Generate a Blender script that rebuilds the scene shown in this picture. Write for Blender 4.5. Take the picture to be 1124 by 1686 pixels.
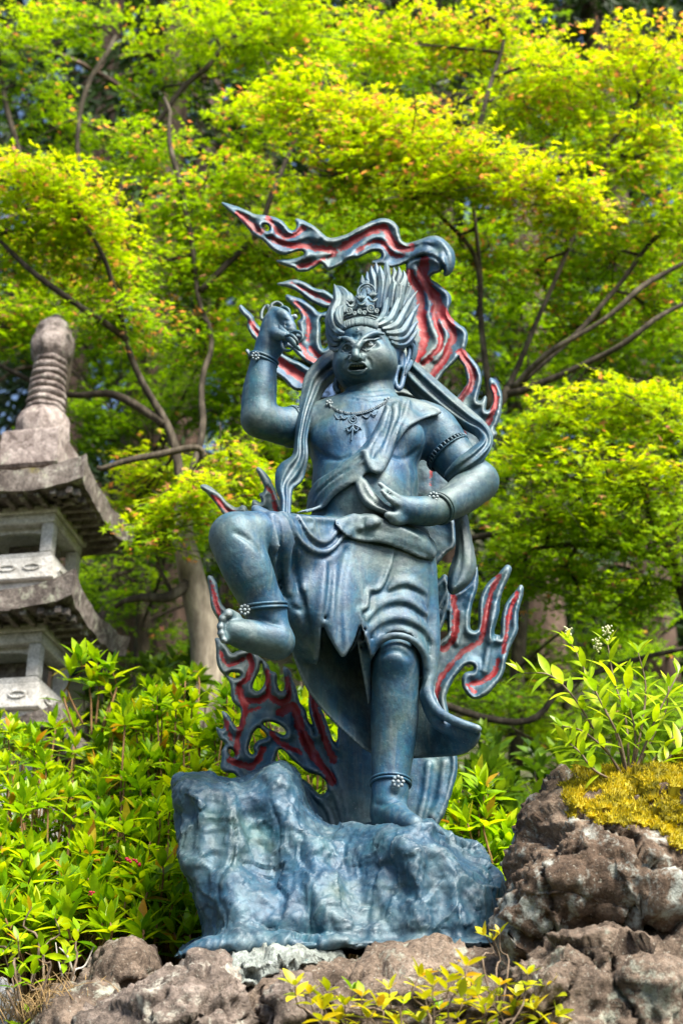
import bpy, math, random
import numpy as np
from mathutils import Vector, Matrix, Quaternion

for _o in list(bpy.data.objects):
    bpy.data.objects.remove(_o)
scene = bpy.context.scene
COL = scene.collection

# ------------------------------------------------------------------ camera, sky, sun, exposure
PITCH = math.radians(26.7)
FPX, CX0, CY0 = 2190.0, 562.0, 843.0          # focal length and centre in photo pixels (1124 x 1686)
CAM = np.array([0.0, -3.0, 1.5])
cam_data = bpy.data.cameras.new('camera')
cam = bpy.data.objects.new('camera', cam_data)
COL.objects.link(cam)
cam.location = CAM
cam.rotation_euler = (math.pi / 2 + PITCH, 0, 0)
cam_data.sensor_fit = 'VERTICAL'
cam_data.sensor_height = 36.0
cam_data.lens = FPX / 1686.0 * 36.0
cam_data.clip_start = 0.05
cam_data.clip_end = 900.0
cam_data.dof.use_dof = True
cam_data.dof.focus_distance = 2.98
cam_data.dof.aperture_fstop = 4.1
scene.camera = cam

SUN_EL, SUN_AZ = math.radians(52), math.radians(143)   # azimuth clockwise from +Y (away from camera)
world = bpy.data.worlds.new('World')
scene.world = world
world.use_nodes = True
wn = world.node_tree
sky = wn.nodes.new('ShaderNodeTexSky')
sky.sky_type = 'NISHITA'
sky.sun_disc = False
sky.sun_elevation = SUN_EL
sky.sun_rotation = SUN_AZ
sky.air_density = 1.0
sky.dust_density = 1.5
sky.ozone_density = 1.0
bg = wn.nodes['Background']
bg.inputs['Strength'].default_value = 0.06
wn.links.new(sky.outputs['Color'], bg.inputs['Color'])
sun_data = bpy.data.lights.new('sun', 'SUN')
sun_data.energy = 4.3
sun_data.angle = math.radians(30)
sun_data.color = (1.0, 0.94, 0.82)
sun = bpy.data.objects.new('sun', sun_data)
COL.objects.link(sun)
_sd = Vector((math.sin(SUN_AZ) * math.cos(SUN_EL), math.cos(SUN_AZ) * math.cos(SUN_EL), math.sin(SUN_EL)))
sun.rotation_euler = _sd.to_track_quat('Z', 'Y').to_euler()
scene.view_settings.view_transform = 'Standard'
scene.view_settings.look = 'None'
scene.view_settings.gamma = 1.0
scene.view_settings.use_curve_mapping = False
scene.view_settings.exposure = 1.85
scene.render.engine = 'CYCLES'
scene.cycles.max_bounces = 6
scene.cycles.diffuse_bounces = 4
scene.cycles.glossy_bounces = 2
scene.cycles.transmission_bounces = 3
scene.cycles.caustics_reflective = False
scene.cycles.caustics_refractive = False
scene.cycles.use_denoising = True

# ------------------------------------------------------------------ picture geometry helpers
CP, SP = math.cos(PITCH), math.sin(PITCH)
UP = np.array([0, -SP, CP]); FW = np.array([0, CP, SP]); RT = np.array([1.0, 0, 0])

def raydir(px, py):
    px = np.asarray(px, float); py = np.asarray(py, float)
    return FW + ((px - CX0) / FPX)[..., None] * RT - ((py - CY0) / FPX)[..., None] * UP

def at(px, py, Y):
    d = raydir(px, py)
    t = (np.asarray(Y, float) - CAM[1]) / d[..., 1]
    return CAM + d * t[..., None]

def proj(P):
    v = P - CAM
    dep = v @ FW
    return CX0 + FPX * (v @ RT) / dep, CY0 - FPX * (v @ UP) / dep, dep

def mpp(px, py, Y):            # metres per photo pixel at that place
    v = at(px, py, Y) - CAM
    return (v @ FW) / FPX

def TR(ox, oy, s, pts):        # zoomed drawing coordinates -> photo pixels
    return [(ox + a / s, oy + b / s) for a, b in pts]

# ------------------------------------------------------------------ numpy noise
def _hash(ix, iy, iz, seed):
    h = (ix.astype(np.int64) * 374761393 + iy.astype(np.int64) * 668265263 + iz.astype(np.int64) * 2147483647 + seed * 1274126177) & 0xFFFFFFFF
    h = ((h ^ (h >> 13)) * 1274126177) & 0xFFFFFFFF
    h = ((h ^ (h >> 16)) * 2246822519) & 0xFFFFFFFF
    return ((h ^ (h >> 15)) & 0xFFFFFF).astype(np.float32) / 8388607.5 - 1.0

def vnoise(P, seed=0):
    F = np.floor(P).astype(np.int64)
    f = (P - F).astype(np.float32)
    u = f * f * f * (f * (f * 6 - 15) + 10)
    r = 0
    for dx in (0, 1):
        wx = u[:, 0] if dx else 1 - u[:, 0]
        for dy in (0, 1):
            wy = u[:, 1] if dy else 1 - u[:, 1]
            for dz in (0, 1):
                wz = u[:, 2] if dz else 1 - u[:, 2]
                r = r + wx * wy * wz * _hash(F[:, 0] + dx, F[:, 1] + dy, F[:, 2] + dz, seed)
    return r

def fbm(P, scale, octaves=4, seed=0, gain=0.5, ridged=False):
    a, s, r = 1.0, scale, 0
    for o in range(octaves):
        n = vnoise(P * s + 17.3 * o, seed + o)
        if ridged:
            n = 1 - 2 * np.abs(n)
        r = r + a * n
        a *= gain; s *= 2.03
    return r

def facets(P, scale, seed=0):
    """broken-stone relief: every cell is its own tilted plane"""
    Q = P * scale
    F = np.floor(Q).astype(np.int64)
    best = np.full(len(P), 1e9); val = np.zeros(len(P))
    for dx in (-1, 0, 1):
        for dy in (-1, 0, 1):
            for dz in (-1, 0, 1):
                ix, iy, iz = F[:, 0] + dx, F[:, 1] + dy, F[:, 2] + dz
                h = [_hash(ix, iy, iz, seed + k) for k in range(7)]
                c = np.column_stack([ix + .5 + .45 * h[0], iy + .5 + .45 * h[1], iz + .5 + .45 * h[2]])
                r = Q - c
                d = (r * r).sum(1)
                v = .5 * h[3] + r[:, 0] * h[4] + r[:, 1] * h[5] + r[:, 2] * h[6]
                m = d < best
                best = np.where(m, d, best); val = np.where(m, v, val)
    return val

# ------------------------------------------------------------------ 2D outlines
def chaikin(pts, n=1, closed=True):
    p = np.asarray(pts, float)
    for _ in range(n):
        if closed:
            q = np.roll(p, -1, 0)
            p = np.stack([0.8 * p + 0.2 * q, 0.2 * p + 0.8 * q], 1).reshape(-1, p.shape[1])
        else:
            q = p[1:]; a = p[:-1]
            m = np.stack([0.75 * a + 0.25 * q, 0.25 * a + 0.75 * q], 1).reshape(-1, p.shape[1])
            p = np.concatenate([p[:1], m, p[-1:]])
    return p

def spline(pts, n=6):
    """Catmull-Rom through rows of any width."""
    p = np.asarray(pts, float)
    if len(p) < 3:
        t = np.linspace(0, 1, n + 1)[:, None]
        return p[0] * (1 - t) + p[-1] * t
    q = np.concatenate([[2 * p[0] - p[1]], p, [2 * p[-1] - p[-2]]])
    out = []
    for i in range(len(p) - 1):
        a, b, c, d = q[i:i + 4]
        for t in np.arange(n) / n:
            out.append(0.5 * (2 * b + (c - a) * t + (2 * a - 5 * b + 4 * c - d) * t * t + (3 * b - a - 3 * c + d) * t ** 3))
    out.append(p[-1])
    return np.array(out)

class Mask2:
    """signed distance (photo pixels, negative inside) of outlines, rastered"""
    def __init__(self, polys, holes=(), pad=30, step=1.0):
        allp = np.concatenate([np.asarray(p) for p in polys])
        self.x0, self.y0 = allp.min(0) - pad
        x1, y1 = allp.max(0) + pad
        self.nx, self.ny = int((x1 - self.x0) / step) + 2, int((y1 - self.y0) / step) + 2
        self.step = step
        gx, gy = np.meshgrid(self.x0 + step * np.arange(self.nx), self.y0 + step * np.arange(self.ny), indexing='ij')
        D = np.full(gx.shape, 1e3, np.float32)
        for p in polys:
            self._apply(D, gx, gy, np.asarray(p), pad, False)
        for p in holes:
            self._apply(D, gx, gy, np.asarray(p), pad, True)
        self.D = D
    def _apply(self, D, gx, gy, p, pad, hole):
        lo = np.maximum(((p.min(0) - pad - (self.x0, self.y0)) / self.step).astype(int), 0)
        hi = ((p.max(0) + pad - (self.x0, self.y0)) / self.step).astype(int) + 2
        sl = (slice(lo[0], hi[0]), slice(lo[1], hi[1]))
        x, y = gx[sl], gy[sl]
        d2 = np.full(x.shape, 1e9); ins = np.zeros(x.shape, bool)
        for a, b in zip(p, np.roll(p, -1, 0)):
            ex, ey = b - a
            L = ex * ex + ey * ey
            if L < 1e-9:
                continue
            t = np.clip(((x - a[0]) * ex + (y - a[1]) * ey) / L, 0, 1)
            d2 = np.minimum(d2, (x - a[0] - t * ex) ** 2 + (y - a[1] - t * ey) ** 2)
            if abs(ey) > 1e-9:
                c = ((a[1] > y) != (b[1] > y)) & (x < ex * (y - a[1]) / ey + a[0])
                ins ^= c
        d = np.where(ins, -1, 1) * np.sqrt(d2)
        D[sl] = np.maximum(D[sl], -d) if hole else np.minimum(D[sl], d)
    def __call__(self, px, py):
        u = np.clip((px - self.x0) / self.step, 0, self.nx - 1.001)
        v = np.clip((py - self.y0) / self.step, 0, self.ny - 1.001)
        i, j = u.astype(int), v.astype(int)
        fu, fv = u - i, v - j
        D = self.D
        return (D[i, j] * (1 - fu) + D[i + 1, j] * fu) * (1 - fv) + (D[i, j + 1] * (1 - fu) + D[i + 1, j + 1] * fu) * fv

def polyline_dist(px, py, pts):
    d2 = np.full(px.shape, 1e9)
    for a, b in zip(pts[:-1], pts[1:]):
        ex, ey = b[0] - a[0], b[1] - a[1]
        L = ex * ex + ey * ey + 1e-9
        t = np.clip(((px - a[0]) * ex + (py - a[1]) * ey) / L, 0, 1)
        d2 = np.minimum(d2, (px - a[0] - t * ex) ** 2 + (py - a[1] - t * ey) ** 2)
    return np.sqrt(d2)

# ------------------------------------------------------------------ voxel clay: signed distance sculpting
def smin(a, b, k):
    if k <= 0:
        return np.minimum(a, b)
    h = np.clip(0.5 + 0.5 * (b - a) / k, 0, 1)
    return b + (a - b) * h - k * h * (1 - h)

def smax(a, b, k):
    return -smin(-a, -b, k)

class Clay:
    def __init__(self, lo, hi, h):
        self.lo = np.asarray(lo, float); self.h = h
        self.n = (np.ceil((np.asarray(hi) - self.lo) / h)).astype(int) + 1
        self.F = np.full(self.n, 0.5, np.float32)
    @staticmethod
    def frame(x0, x1, y0, y1, Ya, Yb, h):
        c = np.array([at(x, y, Y) for x in (x0, x1) for y in (y0, y1) for Y in (Ya, Yb)])
        return Clay(c.min(0), c.max(0), h)
    def like(self):
        c = Clay.__new__(Clay); c.lo = self.lo; c.h = self.h; c.n = self.n
        c.F = np.full(self.n, 0.5, np.float32)
        return c
    def box(self, lo, hi):
        a = np.clip(np.floor((np.asarray(lo) - self.lo) / self.h).astype(int), 0, self.n)
        b = np.clip(np.ceil((np.asarray(hi) - self.lo) / self.h).astype(int) + 1, 0, self.n)
        if (b <= a).any():
            return None, None
        sl = tuple(slice(a[i], b[i]) for i in range(3))
        ax = [(self.lo[i] + self.h * np.arange(a[i], b[i])).astype(np.float32) for i in range(3)]
        return sl, (ax[0][:, None, None], ax[1][None, :, None], ax[2][None, None, :])
    def put(self, sl, d, k, op):
        if op == 'add':
            self.F[sl] = smin(self.F[sl], d, k)
        elif op == 'sub':
            self.F[sl] = smax(self.F[sl], -d, k)
        else:
            self.F[sl] = smax(self.F[sl], d, k)
    def cone(self, a, b, ra, rb, k=0.0, op='add'):
        a, b = np.asarray(a), np.asarray(b)
        r = max(ra, rb) + 0.05 + k
        sl, g = self.box(np.minimum(a, b) - r, np.maximum(a, b) + r)
        if sl is None:
            return
        e = b - a; L = float(e @ e) + 1e-12
        x, y, z = g[0] - a[0], g[1] - a[1], g[2] - a[2]
        t = np.clip((x * e[0] + y * e[1] + z * e[2]) / L, 0, 1)
        d = np.sqrt((x - t * e[0]) ** 2 + (y - t * e[1]) ** 2 + (z - t * e[2]) ** 2) - (ra + (rb - ra) * t)
        self.put(sl, d.astype(np.float32), k, op)
    def tube(self, P, R, k=0.0, op='add', own=0.0):
        """chain of round cones merged first, then blended in"""
        P = np.asarray(P, float); R = np.asarray(R, float)
        m = R.max() + 0.05 + k
        sl, g = self.box(P.min(0) - m, P.max(0) + m)
        if sl is None:
            return
        D = None
        for a, b, ra, rb in zip(P[:-1], P[1:], R[:-1], R[1:]):
            e = b - a; L = float(e @ e) + 1e-12
            x, y, z = g[0] - a[0], g[1] - a[1], g[2] - a[2]
            t = np.clip((x * e[0] + y * e[1] + z * e[2]) / L, 0, 1)
            d = np.sqrt((x - t * e[0]) ** 2 + (y - t * e[1]) ** 2 + (z - t * e[2]) ** 2) - (ra + (rb - ra) * t)
            D = d if D is None else smin(D, d, own)
        self.put(sl, D.astype(np.float32), k, op)
    def limb(self, pts, k=0.02, op='add', n=3):
        """pts rows: px, py, Y, radius px"""
        q = spline(pts, n)
        P = at(q[:, 0], q[:, 1], q[:, 2])
        R = q[:, 3] * ((P - CAM) @ FW) / FPX
        self.tube(P, R, k, op)
    def ball(self, px, py, Y, r, k=0.02, op='add'):
        p = at(px, py, Y); R = r * mpp(px, py, Y)
        self.cone(p, p + 1e-4, R, R, k, op)
    def egg(self, px, py, Y, rx, rz, ry_m, k=0.03, op='add', roll=0.0, tilt=0.0):
        """ellipsoid: rx, rz in photo pixels, ry_m depth radius in metres; roll turns in the picture, tilt leans in depth"""
        c = at(px, py, Y); s = mpp(px, py, Y)
        rad = np.array([rx * s, ry_m, rz * s])
        M = np.array(Matrix.Rotation(roll, 3, 'Y') @ Matrix.Rotation(tilt, 3, 'X')).T
        m = rad.max() + 0.05 + k
        sl, g = self.box(c - m, c + m)
        if sl is None:
            return
        x, y, z = g[0] - c[0], g[1] - c[1], g[2] - c[2]
        q = [(M[i, 0] * x + M[i, 1] * y + M[i, 2] * z) / rad[i] for i in range(3)]
        k0 = np.sqrt(q[0] ** 2 + q[1] ** 2 + q[2] ** 2)
        k1 = np.sqrt((q[0] / rad[0]) ** 2 + (q[1] / rad[1]) ** 2 + (q[2] / rad[2]) ** 2) + 1e-6
        d = k0 * (k0 - 1.0) / k1
        self.put(sl, d.astype(np.float32), k, op)
    def _pix(self, g):
        X, Y, Z = g
        vy, vz = Y - CAM[1], Z - CAM[2]
        dep = vy * CP + vz * SP
        py = CY0 - FPX * (-vy * SP + vz * CP) / dep
        px = CX0 + FPX * (X - CAM[0]) / dep
        px, py, dep = np.broadcast_arrays(px, py, dep)
        return px, py, dep
    def _pbox(self, mask, Ya, Yb, pad=6):
        x0, y0 = mask.x0 + 24, mask.y0 + 24
        x1, y1 = mask.x0 + mask.nx * mask.step - 24, mask.y0 + mask.ny * mask.step - 24
        c = np.array([at(x, y, Y) for x in (x0, x1) for y in (y0, y1) for Y in (Ya, Yb)])
        return self.box(c.min(0), c.max(0))
    def sheet(self, outline, depth, thick, k=0.01, op='add', rnd=0.006, n=1, holes=()):
        """cloth or plate: outline in photo pixels, depth = rows (px,py,Y) smoothly interpolated or a number"""
        m = Mask2([chaikin(outline, n)], [chaikin(h, 1) for h in holes])
        f = depth_field(depth)
        Ys = f.Y if hasattr(f, 'Y') else np.array([depth])
        sl, g = self._pbox(m, Ys.min() - thick - 0.05, Ys.max() + thick + 0.05)
        if sl is None:
            return
        px, py, dep = self._pix(g)
        d2 = m(px, py) * dep / FPX
        dy = np.abs(g[1] - f(px, py)) * 0.9 - thick
        a, b = d2 + rnd, dy + rnd
        d = np.minimum(np.maximum(a, b), 0) + np.sqrt(np.maximum(a, 0) ** 2 + np.maximum(b, 0) ** 2) - rnd
        self.put(sl, d.astype(np.float32), k, op)
    def puff(self, outline, Y, T, R, k=0.02, op='add', n=1, back=None, depth=None):
        """swollen outline: half thickness T (m) reached R pixels inside the rim"""
        m = Mask2([chaikin(outline, n)])
        back = T if back is None else back
        f = depth_field(depth if depth is not None else Y)
        Ys = f.Y if hasattr(f, 'Y') else np.array([Y])
        sl, g = self._pbox(m, Ys.min() - T - 0.05, Ys.max() + back + 0.05)
        px, py, dep = self._pix(g)
        d2 = m(px, py)
        u = np.clip(-d2 / R, 0, 1)
        prof = np.sqrt(1 - (1 - u) ** 2)
        dy = g[1] - f(px, py)
        t = np.where(dy < 0, T, back) * prof
        s = R * dep / FPX
        d = np.where(d2 > 0, np.maximum(d2 * dep / FPX, np.abs(dy) * 0.7), (np.abs(dy) - t) * np.minimum(1, 0.35 + 0.65 * u))
        self.put(sl, d.astype(np.float32), k, op)
    def coat(self, base, outline, t, k=0.004, n=1, Ymax=9, soft=0.004, Ymin=-9):
        """a layer of thickness t over another clay, inside an outline"""
        m = Mask2([chaikin(outline, n)])
        lo = self.lo; hi = self.lo + self.h * (self.n - 1)
        sl, g = self._pbox(m, max(lo[1], Ymin), min(hi[1], Ymax))
        px, py, dep = self._pix(g)
        d = smax(base.F[sl] - t, m(px, py) * dep / FPX, soft)
        d = np.maximum(d, g[1] - Ymax)
        self.put(sl, d.astype(np.float32), k, 'add')
    def hit(self, px, py, Ya=None, Yb=None):
        """first surface met by the camera ray through each pixel"""
        px = np.atleast_1d(np.asarray(px, float)); py = np.atleast_1d(np.asarray(py, float))
        lo = self.lo; hi = self.lo + self.h * (self.n - 1)
        Ya = lo[1] if Ya is None else Ya; Yb = hi[1] if Yb is None else Yb
        Y = np.arange(Ya, Yb, self.h * 0.5)
        P = at(px[:, None], py[:, None], Y[None, :])
        I = np.clip(np.rint((P - self.lo) / self.h).astype(int), 0, self.n - 1)
        v = self.F[I[..., 0], I[..., 1], I[..., 2]] < 0
        j = np.where(v.any(1), v.argmax(1), -1)
        return np.where(j >= 0, Y[j], np.nan)
    def stroke(self, pts, r, k=0.008, op='add', lift=0.0, on=None, n=5, taper=True, Ya=None):
        """a bead or a groove drawn on the front surface; pts px,py; r px (number or one per point)"""
        pts = np.asarray(pts, float)
        rr = np.full(len(pts), float(r)) if np.isscalar(r) else np.asarray(r, float)
        q = spline(np.column_stack([pts, rr]), n)
        Y = (on or self).hit(q[:, 0], q[:, 1], Ya)
        ok = ~np.isnan(Y)
        if ok.sum() < 2:
            return
        Y = np.interp(np.arange(len(Y)), np.flatnonzero(ok), Y[ok])
        if len(Y) > 6:
            Yp = np.pad(Y, 2, mode='edge')
            Y = np.median(np.stack([Yp[i:i + len(Y)] for i in range(5)]), 0)
            Yp = np.pad(Y, 2, mode='edge')
            Y = np.convolve(Yp, np.ones(5) / 5, 'valid')
        P = at(q[:, 0], q[:, 1], Y - lift)
        R = q[:, 2] * ((P - CAM) @ FW) / FPX
        if taper:
            u = np.linspace(0, 1, len(R))
            R = R * np.clip(np.minimum(u, 1 - u) * 6 + 0.35, 0, 1)
        self.tube(P, R, k, op)
    def mesh(self, smooth=1):
        F = self.F
        F = np.pad(F, 1, constant_values=0.5)
        lo = self.lo - self.h
        nx, ny, nz = F.shape
        s = F < 0
        cnt = np.zeros((nx - 1, ny - 1, nz - 1), np.uint8)
        for i in (0, 1):
            for j in (0, 1):
                for k in (0, 1):
                    cnt += s[i:nx - 1 + i, j:ny - 1 + j, k:nz - 1 + k]
        act = np.flatnonzero(((cnt > 0) & (cnt < 8)).ravel())
        sy, sx = (nz - 1), (ny - 1) * (nz - 1)
        ci, r = np.divmod(act, sx); cj, ck = np.divmod(r, sy)
        V = np.zeros((len(act), 3)); W = np.zeros(len(act))
        corners = [(i, j, k) for i in (0, 1) for j in (0, 1) for k in (0, 1)]
        val = {c: F[ci + c[0], cj + c[1], ck + c[2]].astype(float) for c in corners}
        for a in corners:
            for ax in range(3):
                if a[ax] == 0:
                    b = list(a); b[ax] = 1; b = tuple(b)
                    fa, fb = val[a], val[b]
                    m = (fa < 0) != (fb < 0)
                    t = np.where(m, fa / np.where(m, fa - fb, 1), 0)
                    for q in range(3):
                        V[:, q] += np.where(m, a[q] + (t if q == ax else 0), 0)
                    W += m
        V = V / W[:, None] + np.column_stack([ci, cj, ck])
        V = lo + V * self.h
        idx = np.full(cnt.shape, -1, np.int64); idx.ravel()[act] = np.arange(len(act))
        quads = []
        for ax in range(3):
            A = np.moveaxis(s, ax, 0)
            Ix = np.moveaxis(idx, ax, 0)
            a0, a1 = A[:-1, 1:-1, 1:-1], A[1:, 1:-1, 1:-1]
            e = np.argwhere(a0 != a1)
            i, j, k = e[:, 0], e[:, 1] + 1, e[:, 2] + 1
            q = np.column_stack([Ix[i, j - 1, k - 1], Ix[i, j, k - 1], Ix[i, j, k], Ix[i, j - 1, k]])
            flip = a1[e[:, 0], e[:, 1], e[:, 2]]
            if ax == 1:
                flip = ~flip
            q[flip] = q[flip][:, ::-1]
            quads.append(q)
        Q = np.concatenate(quads)
        if smooth:
            V = relax(V, Q, smooth)
        return V, Q

def relax(V, Q, it):
    E = np.concatenate([Q[:, [0, 1]], Q[:, [1, 2]], Q[:, [2, 3]], Q[:, [3, 0]]])
    deg = np.bincount(E.ravel(), minlength=len(V)).astype(float)
    for _ in range(it):
        S = np.column_stack([np.bincount(E[:, 0], V[E[:, 1], q], len(V)) + np.bincount(E[:, 1], V[E[:, 0], q], len(V)) for q in range(3)])
        V = 0.5 * V + 0.5 * S / np.maximum(deg, 1)[:, None]
    return V

def vnormals(V, Q):
    n = np.cross(V[Q[:, 2]] - V[Q[:, 0]], V[Q[:, 3]] - V[Q[:, 1]])
    N = np.column_stack([sum(np.bincount(Q[:, c], n[:, q], len(V)) for c in range(4)) for q in range(3)])
    return N / (np.linalg.norm(N, axis=1, keepdims=True) + 1e-12)

class depth_field:
    """smooth depth through rows (px,py,Y): thin-plate interpolation"""
    def __new__(cls, d):
        if np.isscalar(d):
            return lambda px, py: d
        return super().__new__(cls)
    def __init__(self, d):
        d = np.asarray(d, float)
        self.p = d[:, :2] / 100; self.Y = d[:, 2]
        n = len(d)
        r = np.linalg.norm(self.p[:, None] - self.p[None], axis=2)
        K = r * r * np.log(r + 1e-9) + np.eye(n) * 1e-3
        A = np.zeros((n + 3, n + 3)); A[:n, :n] = K
        A[:n, n] = 1; A[:n, n + 1:] = self.p; A[n, :n] = 1; A[n + 1:, :n] = self.p.T
        self.w = np.linalg.lstsq(A, np.concatenate([self.Y, [0, 0, 0]]), rcond=None)[0]
    def __call__(self, px, py):
        n = len(self.p)
        r0 = self.w[n] + self.w[n + 1] * px / 100 + self.w[n + 2] * py / 100
        for i in range(n):
            q = (px / 100 - self.p[i, 0]) ** 2 + (py / 100 - self.p[i, 1]) ** 2
            r0 = r0 + self.w[i] * 0.5 * q * np.log(q + 1e-9)
        return np.clip(r0, self.Y.min() - 0.02, self.Y.max() + 0.02)

# ------------------------------------------------------------------ mesh objects
def mesh_data(name, V, faces, mat=None, smooth=True, attrs=None):
    me = bpy.data.meshes.new(name)
    V = np.asarray(V, np.float32)
    if isinstance(faces, np.ndarray):
        faces = [faces]
    faces = [np.asarray(f, np.int32) for f in faces if len(f)]
    me.vertices.add(len(V)); me.vertices.foreach_set('co', V.ravel())
    tot = sum(f.size for f in faces)
    me.loops.add(tot)
    me.loops.foreach_set('vertex_index', np.concatenate([f.ravel() for f in faces]))
    sizes = np.concatenate([np.full(len(f), f.shape[1], np.int32) for f in faces])
    me.polygons.add(len(sizes))
    me.polygons.foreach_set('loop_start', np.concatenate([[0], np.cumsum(sizes)[:-1]]).astype(np.int32))
    me.polygons.foreach_set('loop_total', sizes)
    me.polygons.foreach_set('use_smooth', np.full(len(sizes), smooth))
    for k, v in (attrs or {}).items():
        v = np.asarray(v, np.float32)
        if v.ndim == 1:
            a = me.attributes.new(k, 'FLOAT', 'POINT'); a.data.foreach_set('value', v)
        else:
            a = me.attributes.new(k, 'FLOAT_COLOR', 'POINT'); a.data.foreach_set('color', v.ravel())
    me.update(calc_edges=True)
    if mat:
        me.materials.append(mat)
    return me

def link(name, me, parent=None, label=None, cat=None, group=None, kind=None, loc=None):
    o = bpy.data.objects.new(name, me)
    COL.objects.link(o)
    if parent is not None:
        o.parent = parent
        o.matrix_parent_inverse = Matrix.Translation(-parent.location) if parent.parent is None else Matrix.Identity(4)
    if loc is not None:
        o.location = loc
    tag(o, label, cat, group, kind)
    return o

def tag(o, label=None, cat=None, group=None, kind=None):
    for k, v in (('label', label), ('category', cat), ('group', group), ('kind', kind)):
        if v:
            o[k] = v
    return o

def root(name, loc, label, cat, group=None, kind=None):
    return link(name, None, None, label, cat, group, kind, Vector(loc))

def obj(name, V, faces, mat, parent=None, smooth=True, attrs=None, **kw):
    """V is in world coordinates; a child keeps its place because parents are only translated"""
    return link(name, mesh_data(name, V, faces, mat, smooth, attrs), parent, **kw)

class Bag:
    """collects pieces of one mesh"""
    def __init__(self):
        self.V, self.Q, self.T, self.n, self.A = [], [], [], 0, []
    def add(self, V, Q=None, T=None, a=None):
        V = np.asarray(V, float)
        if Q is not None and len(Q):
            self.Q.append(np.asarray(Q) + self.n)
        if T is not None and len(T):
            self.T.append(np.asarray(T) + self.n)
        self.V.append(V); self.n += len(V)
        if a is not None:
            self.A.append(np.full(len(V), a) if np.isscalar(a) else a)
    def obj(self, name, mat, parent=None, smooth=True, attr=None, **kw):
        f = []
        if self.Q: f.append(np.concatenate(self.Q))
        if self.T: f.append(np.concatenate(self.T))
        at_ = {attr: np.concatenate(self.A)} if attr else None
        return obj(name, np.concatenate(self.V), f, mat, parent, smooth, at_, **kw)

def frames(P):
    T = np.gradient(P, axis=0)
    T /= np.linalg.norm(T, axis=1, keepdims=True) + 1e-12
    return T

def sweep(P, R, sides=10, prof=None, ref=None, width=None, cap=True, twist=0.0):
    """tube along P; R radius per ring; prof(angle array)-> radial factor; width -> flat factor along ref"""
    P = np.asarray(P, float); R = np.broadcast_to(np.asarray(R, float), (len(P),))
    T = frames(P)
    ref = np.array([0.13, -1.0, 0.21]) if ref is None else np.asarray(ref, float)
    ref = np.broadcast_to(ref, P.shape)
    A = np.cross(T, ref); A /= np.linalg.norm(A, axis=1, keepdims=True) + 1e-9     # across (in picture plane)
    B = np.cross(A, T)                                                               # toward ref
    th = np.linspace(0, 2 * np.pi, sides, endpoint=False)
    f = np.ones(sides) if prof is None else prof(th)
    w = np.ones(len(P)) if width is None else np.broadcast_to(width, (len(P),))
    th2 = th[None, :] + twist * np.linspace(0, 1, len(P))[:, None]
    V = P[:, None, :] + (R * w)[:, None, None] * (f * np.cos(th2))[..., None] * A[:, None, :] + R[:, None, None] * (f * np.sin(th2))[..., None] * B[:, None, :]
    V = V.reshape(-1, 3)
    n = len(P)
    i, j = np.meshgrid(np.arange(n - 1), np.arange(sides), indexing='ij')
    a = i * sides + j; b = i * sides + (j + 1) % sides
    Q = np.stack([a, b, b + sides, a + sides], -1).reshape(-1, 4)
    Tt = None
    if cap:
        c0, c1 = len(V), len(V) + 1
        V = np.concatenate([V, P[:1], P[-1:]])
        k = np.arange(sides); k2 = (k + 1) % sides
        Tt = np.concatenate([np.column_stack([k2, k, np.full(sides, c0)]), np.column_stack([k + (n - 1) * sides, k2 + (n - 1) * sides, np.full(sides, c1)])])
    return V, Q, Tt

def ptube(pts, sides=8, n=6, **kw):
    """pts rows: px, py, Y, radius px -> sweep"""
    q = spline(pts, n)
    P = at(q[:, 0], q[:, 1], q[:, 2])
    R = np.maximum(q[:, 3], 0.02) * ((P - CAM) @ FW) / FPX
    return sweep(P, R, sides, **kw)

# ------------------------------------------------------------------ materials
def new_mat(name):
    m = bpy.data.materials.new(name); m.use_nodes = True
    nt = m.node_tree
    return m, nt, nt.nodes['Principled BSDF']

def N(nt, t, **kw):
    n = nt.nodes.new(t)
    for k, v in kw.items():
        if k in n.inputs:
            n.inputs[k].default_value = v
        else:
            setattr(n, k, v)
    return n

def ramp(nt, fac, stops, interp='LINEAR'):
    r = nt.nodes.new('ShaderNodeValToRGB')
    r.color_ramp.interpolation = interp
    e = r.color_ramp.elements
    while len(e) < len(stops):
        e.new(0.5)
    for i, (p, c) in enumerate(stops):
        e[i].position = p
        e[i].color = (*c, 1) if len(c) == 3 else c
    if fac is not None:
        nt.links.new(fac, r.inputs['Fac'])
    return r.outputs['Color']

def mixc(nt, fac, a, b, mode='MIX'):
    m = nt.nodes.new('ShaderNodeMix'); m.data_type = 'RGBA'; m.blend_type = mode
    for s, v in ((m.inputs[0], fac), (m.inputs[6], a), (m.inputs[7], b)):
        if hasattr(v, 'is_linked'):
            nt.links.new(v, s)
        elif isinstance(v, (int, float)):
            s.default_value = v
        else:
            s.default_value = (*v, 1)
    return m.outputs[2]

def noise(nt, vec, scale, detail=4, rough=0.55, dist=0.0):
    n = N(nt, 'ShaderNodeTexNoise', Scale=scale, Detail=detail, Roughness=rough, Distortion=dist)
    if vec is not None:
        nt.links.new(vec, n.inputs['Vector'])
    return n.outputs['Fac']

def math_(nt, op, a, b=None, clamp=False):
    m = nt.nodes.new('ShaderNodeMath'); m.operation = op; m.use_clamp = clamp
    for s, v in ((m.inputs[0], a), (m.inputs[1], b)):
        if v is None:
            continue
        if hasattr(v, 'is_linked'):
            nt.links.new(v, s)
        else:
            s.default_value = v
    return m.outputs[0]

def bump(nt, bsdf, height, strength=0.3, dist=0.01):
    b = N(nt, 'ShaderNodeBump', Strength=strength, Distance=dist)
    nt.links.new(height, b.inputs['Height'])
    nt.links.new(b.outputs['Normal'], bsdf.inputs['Normal'])

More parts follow.
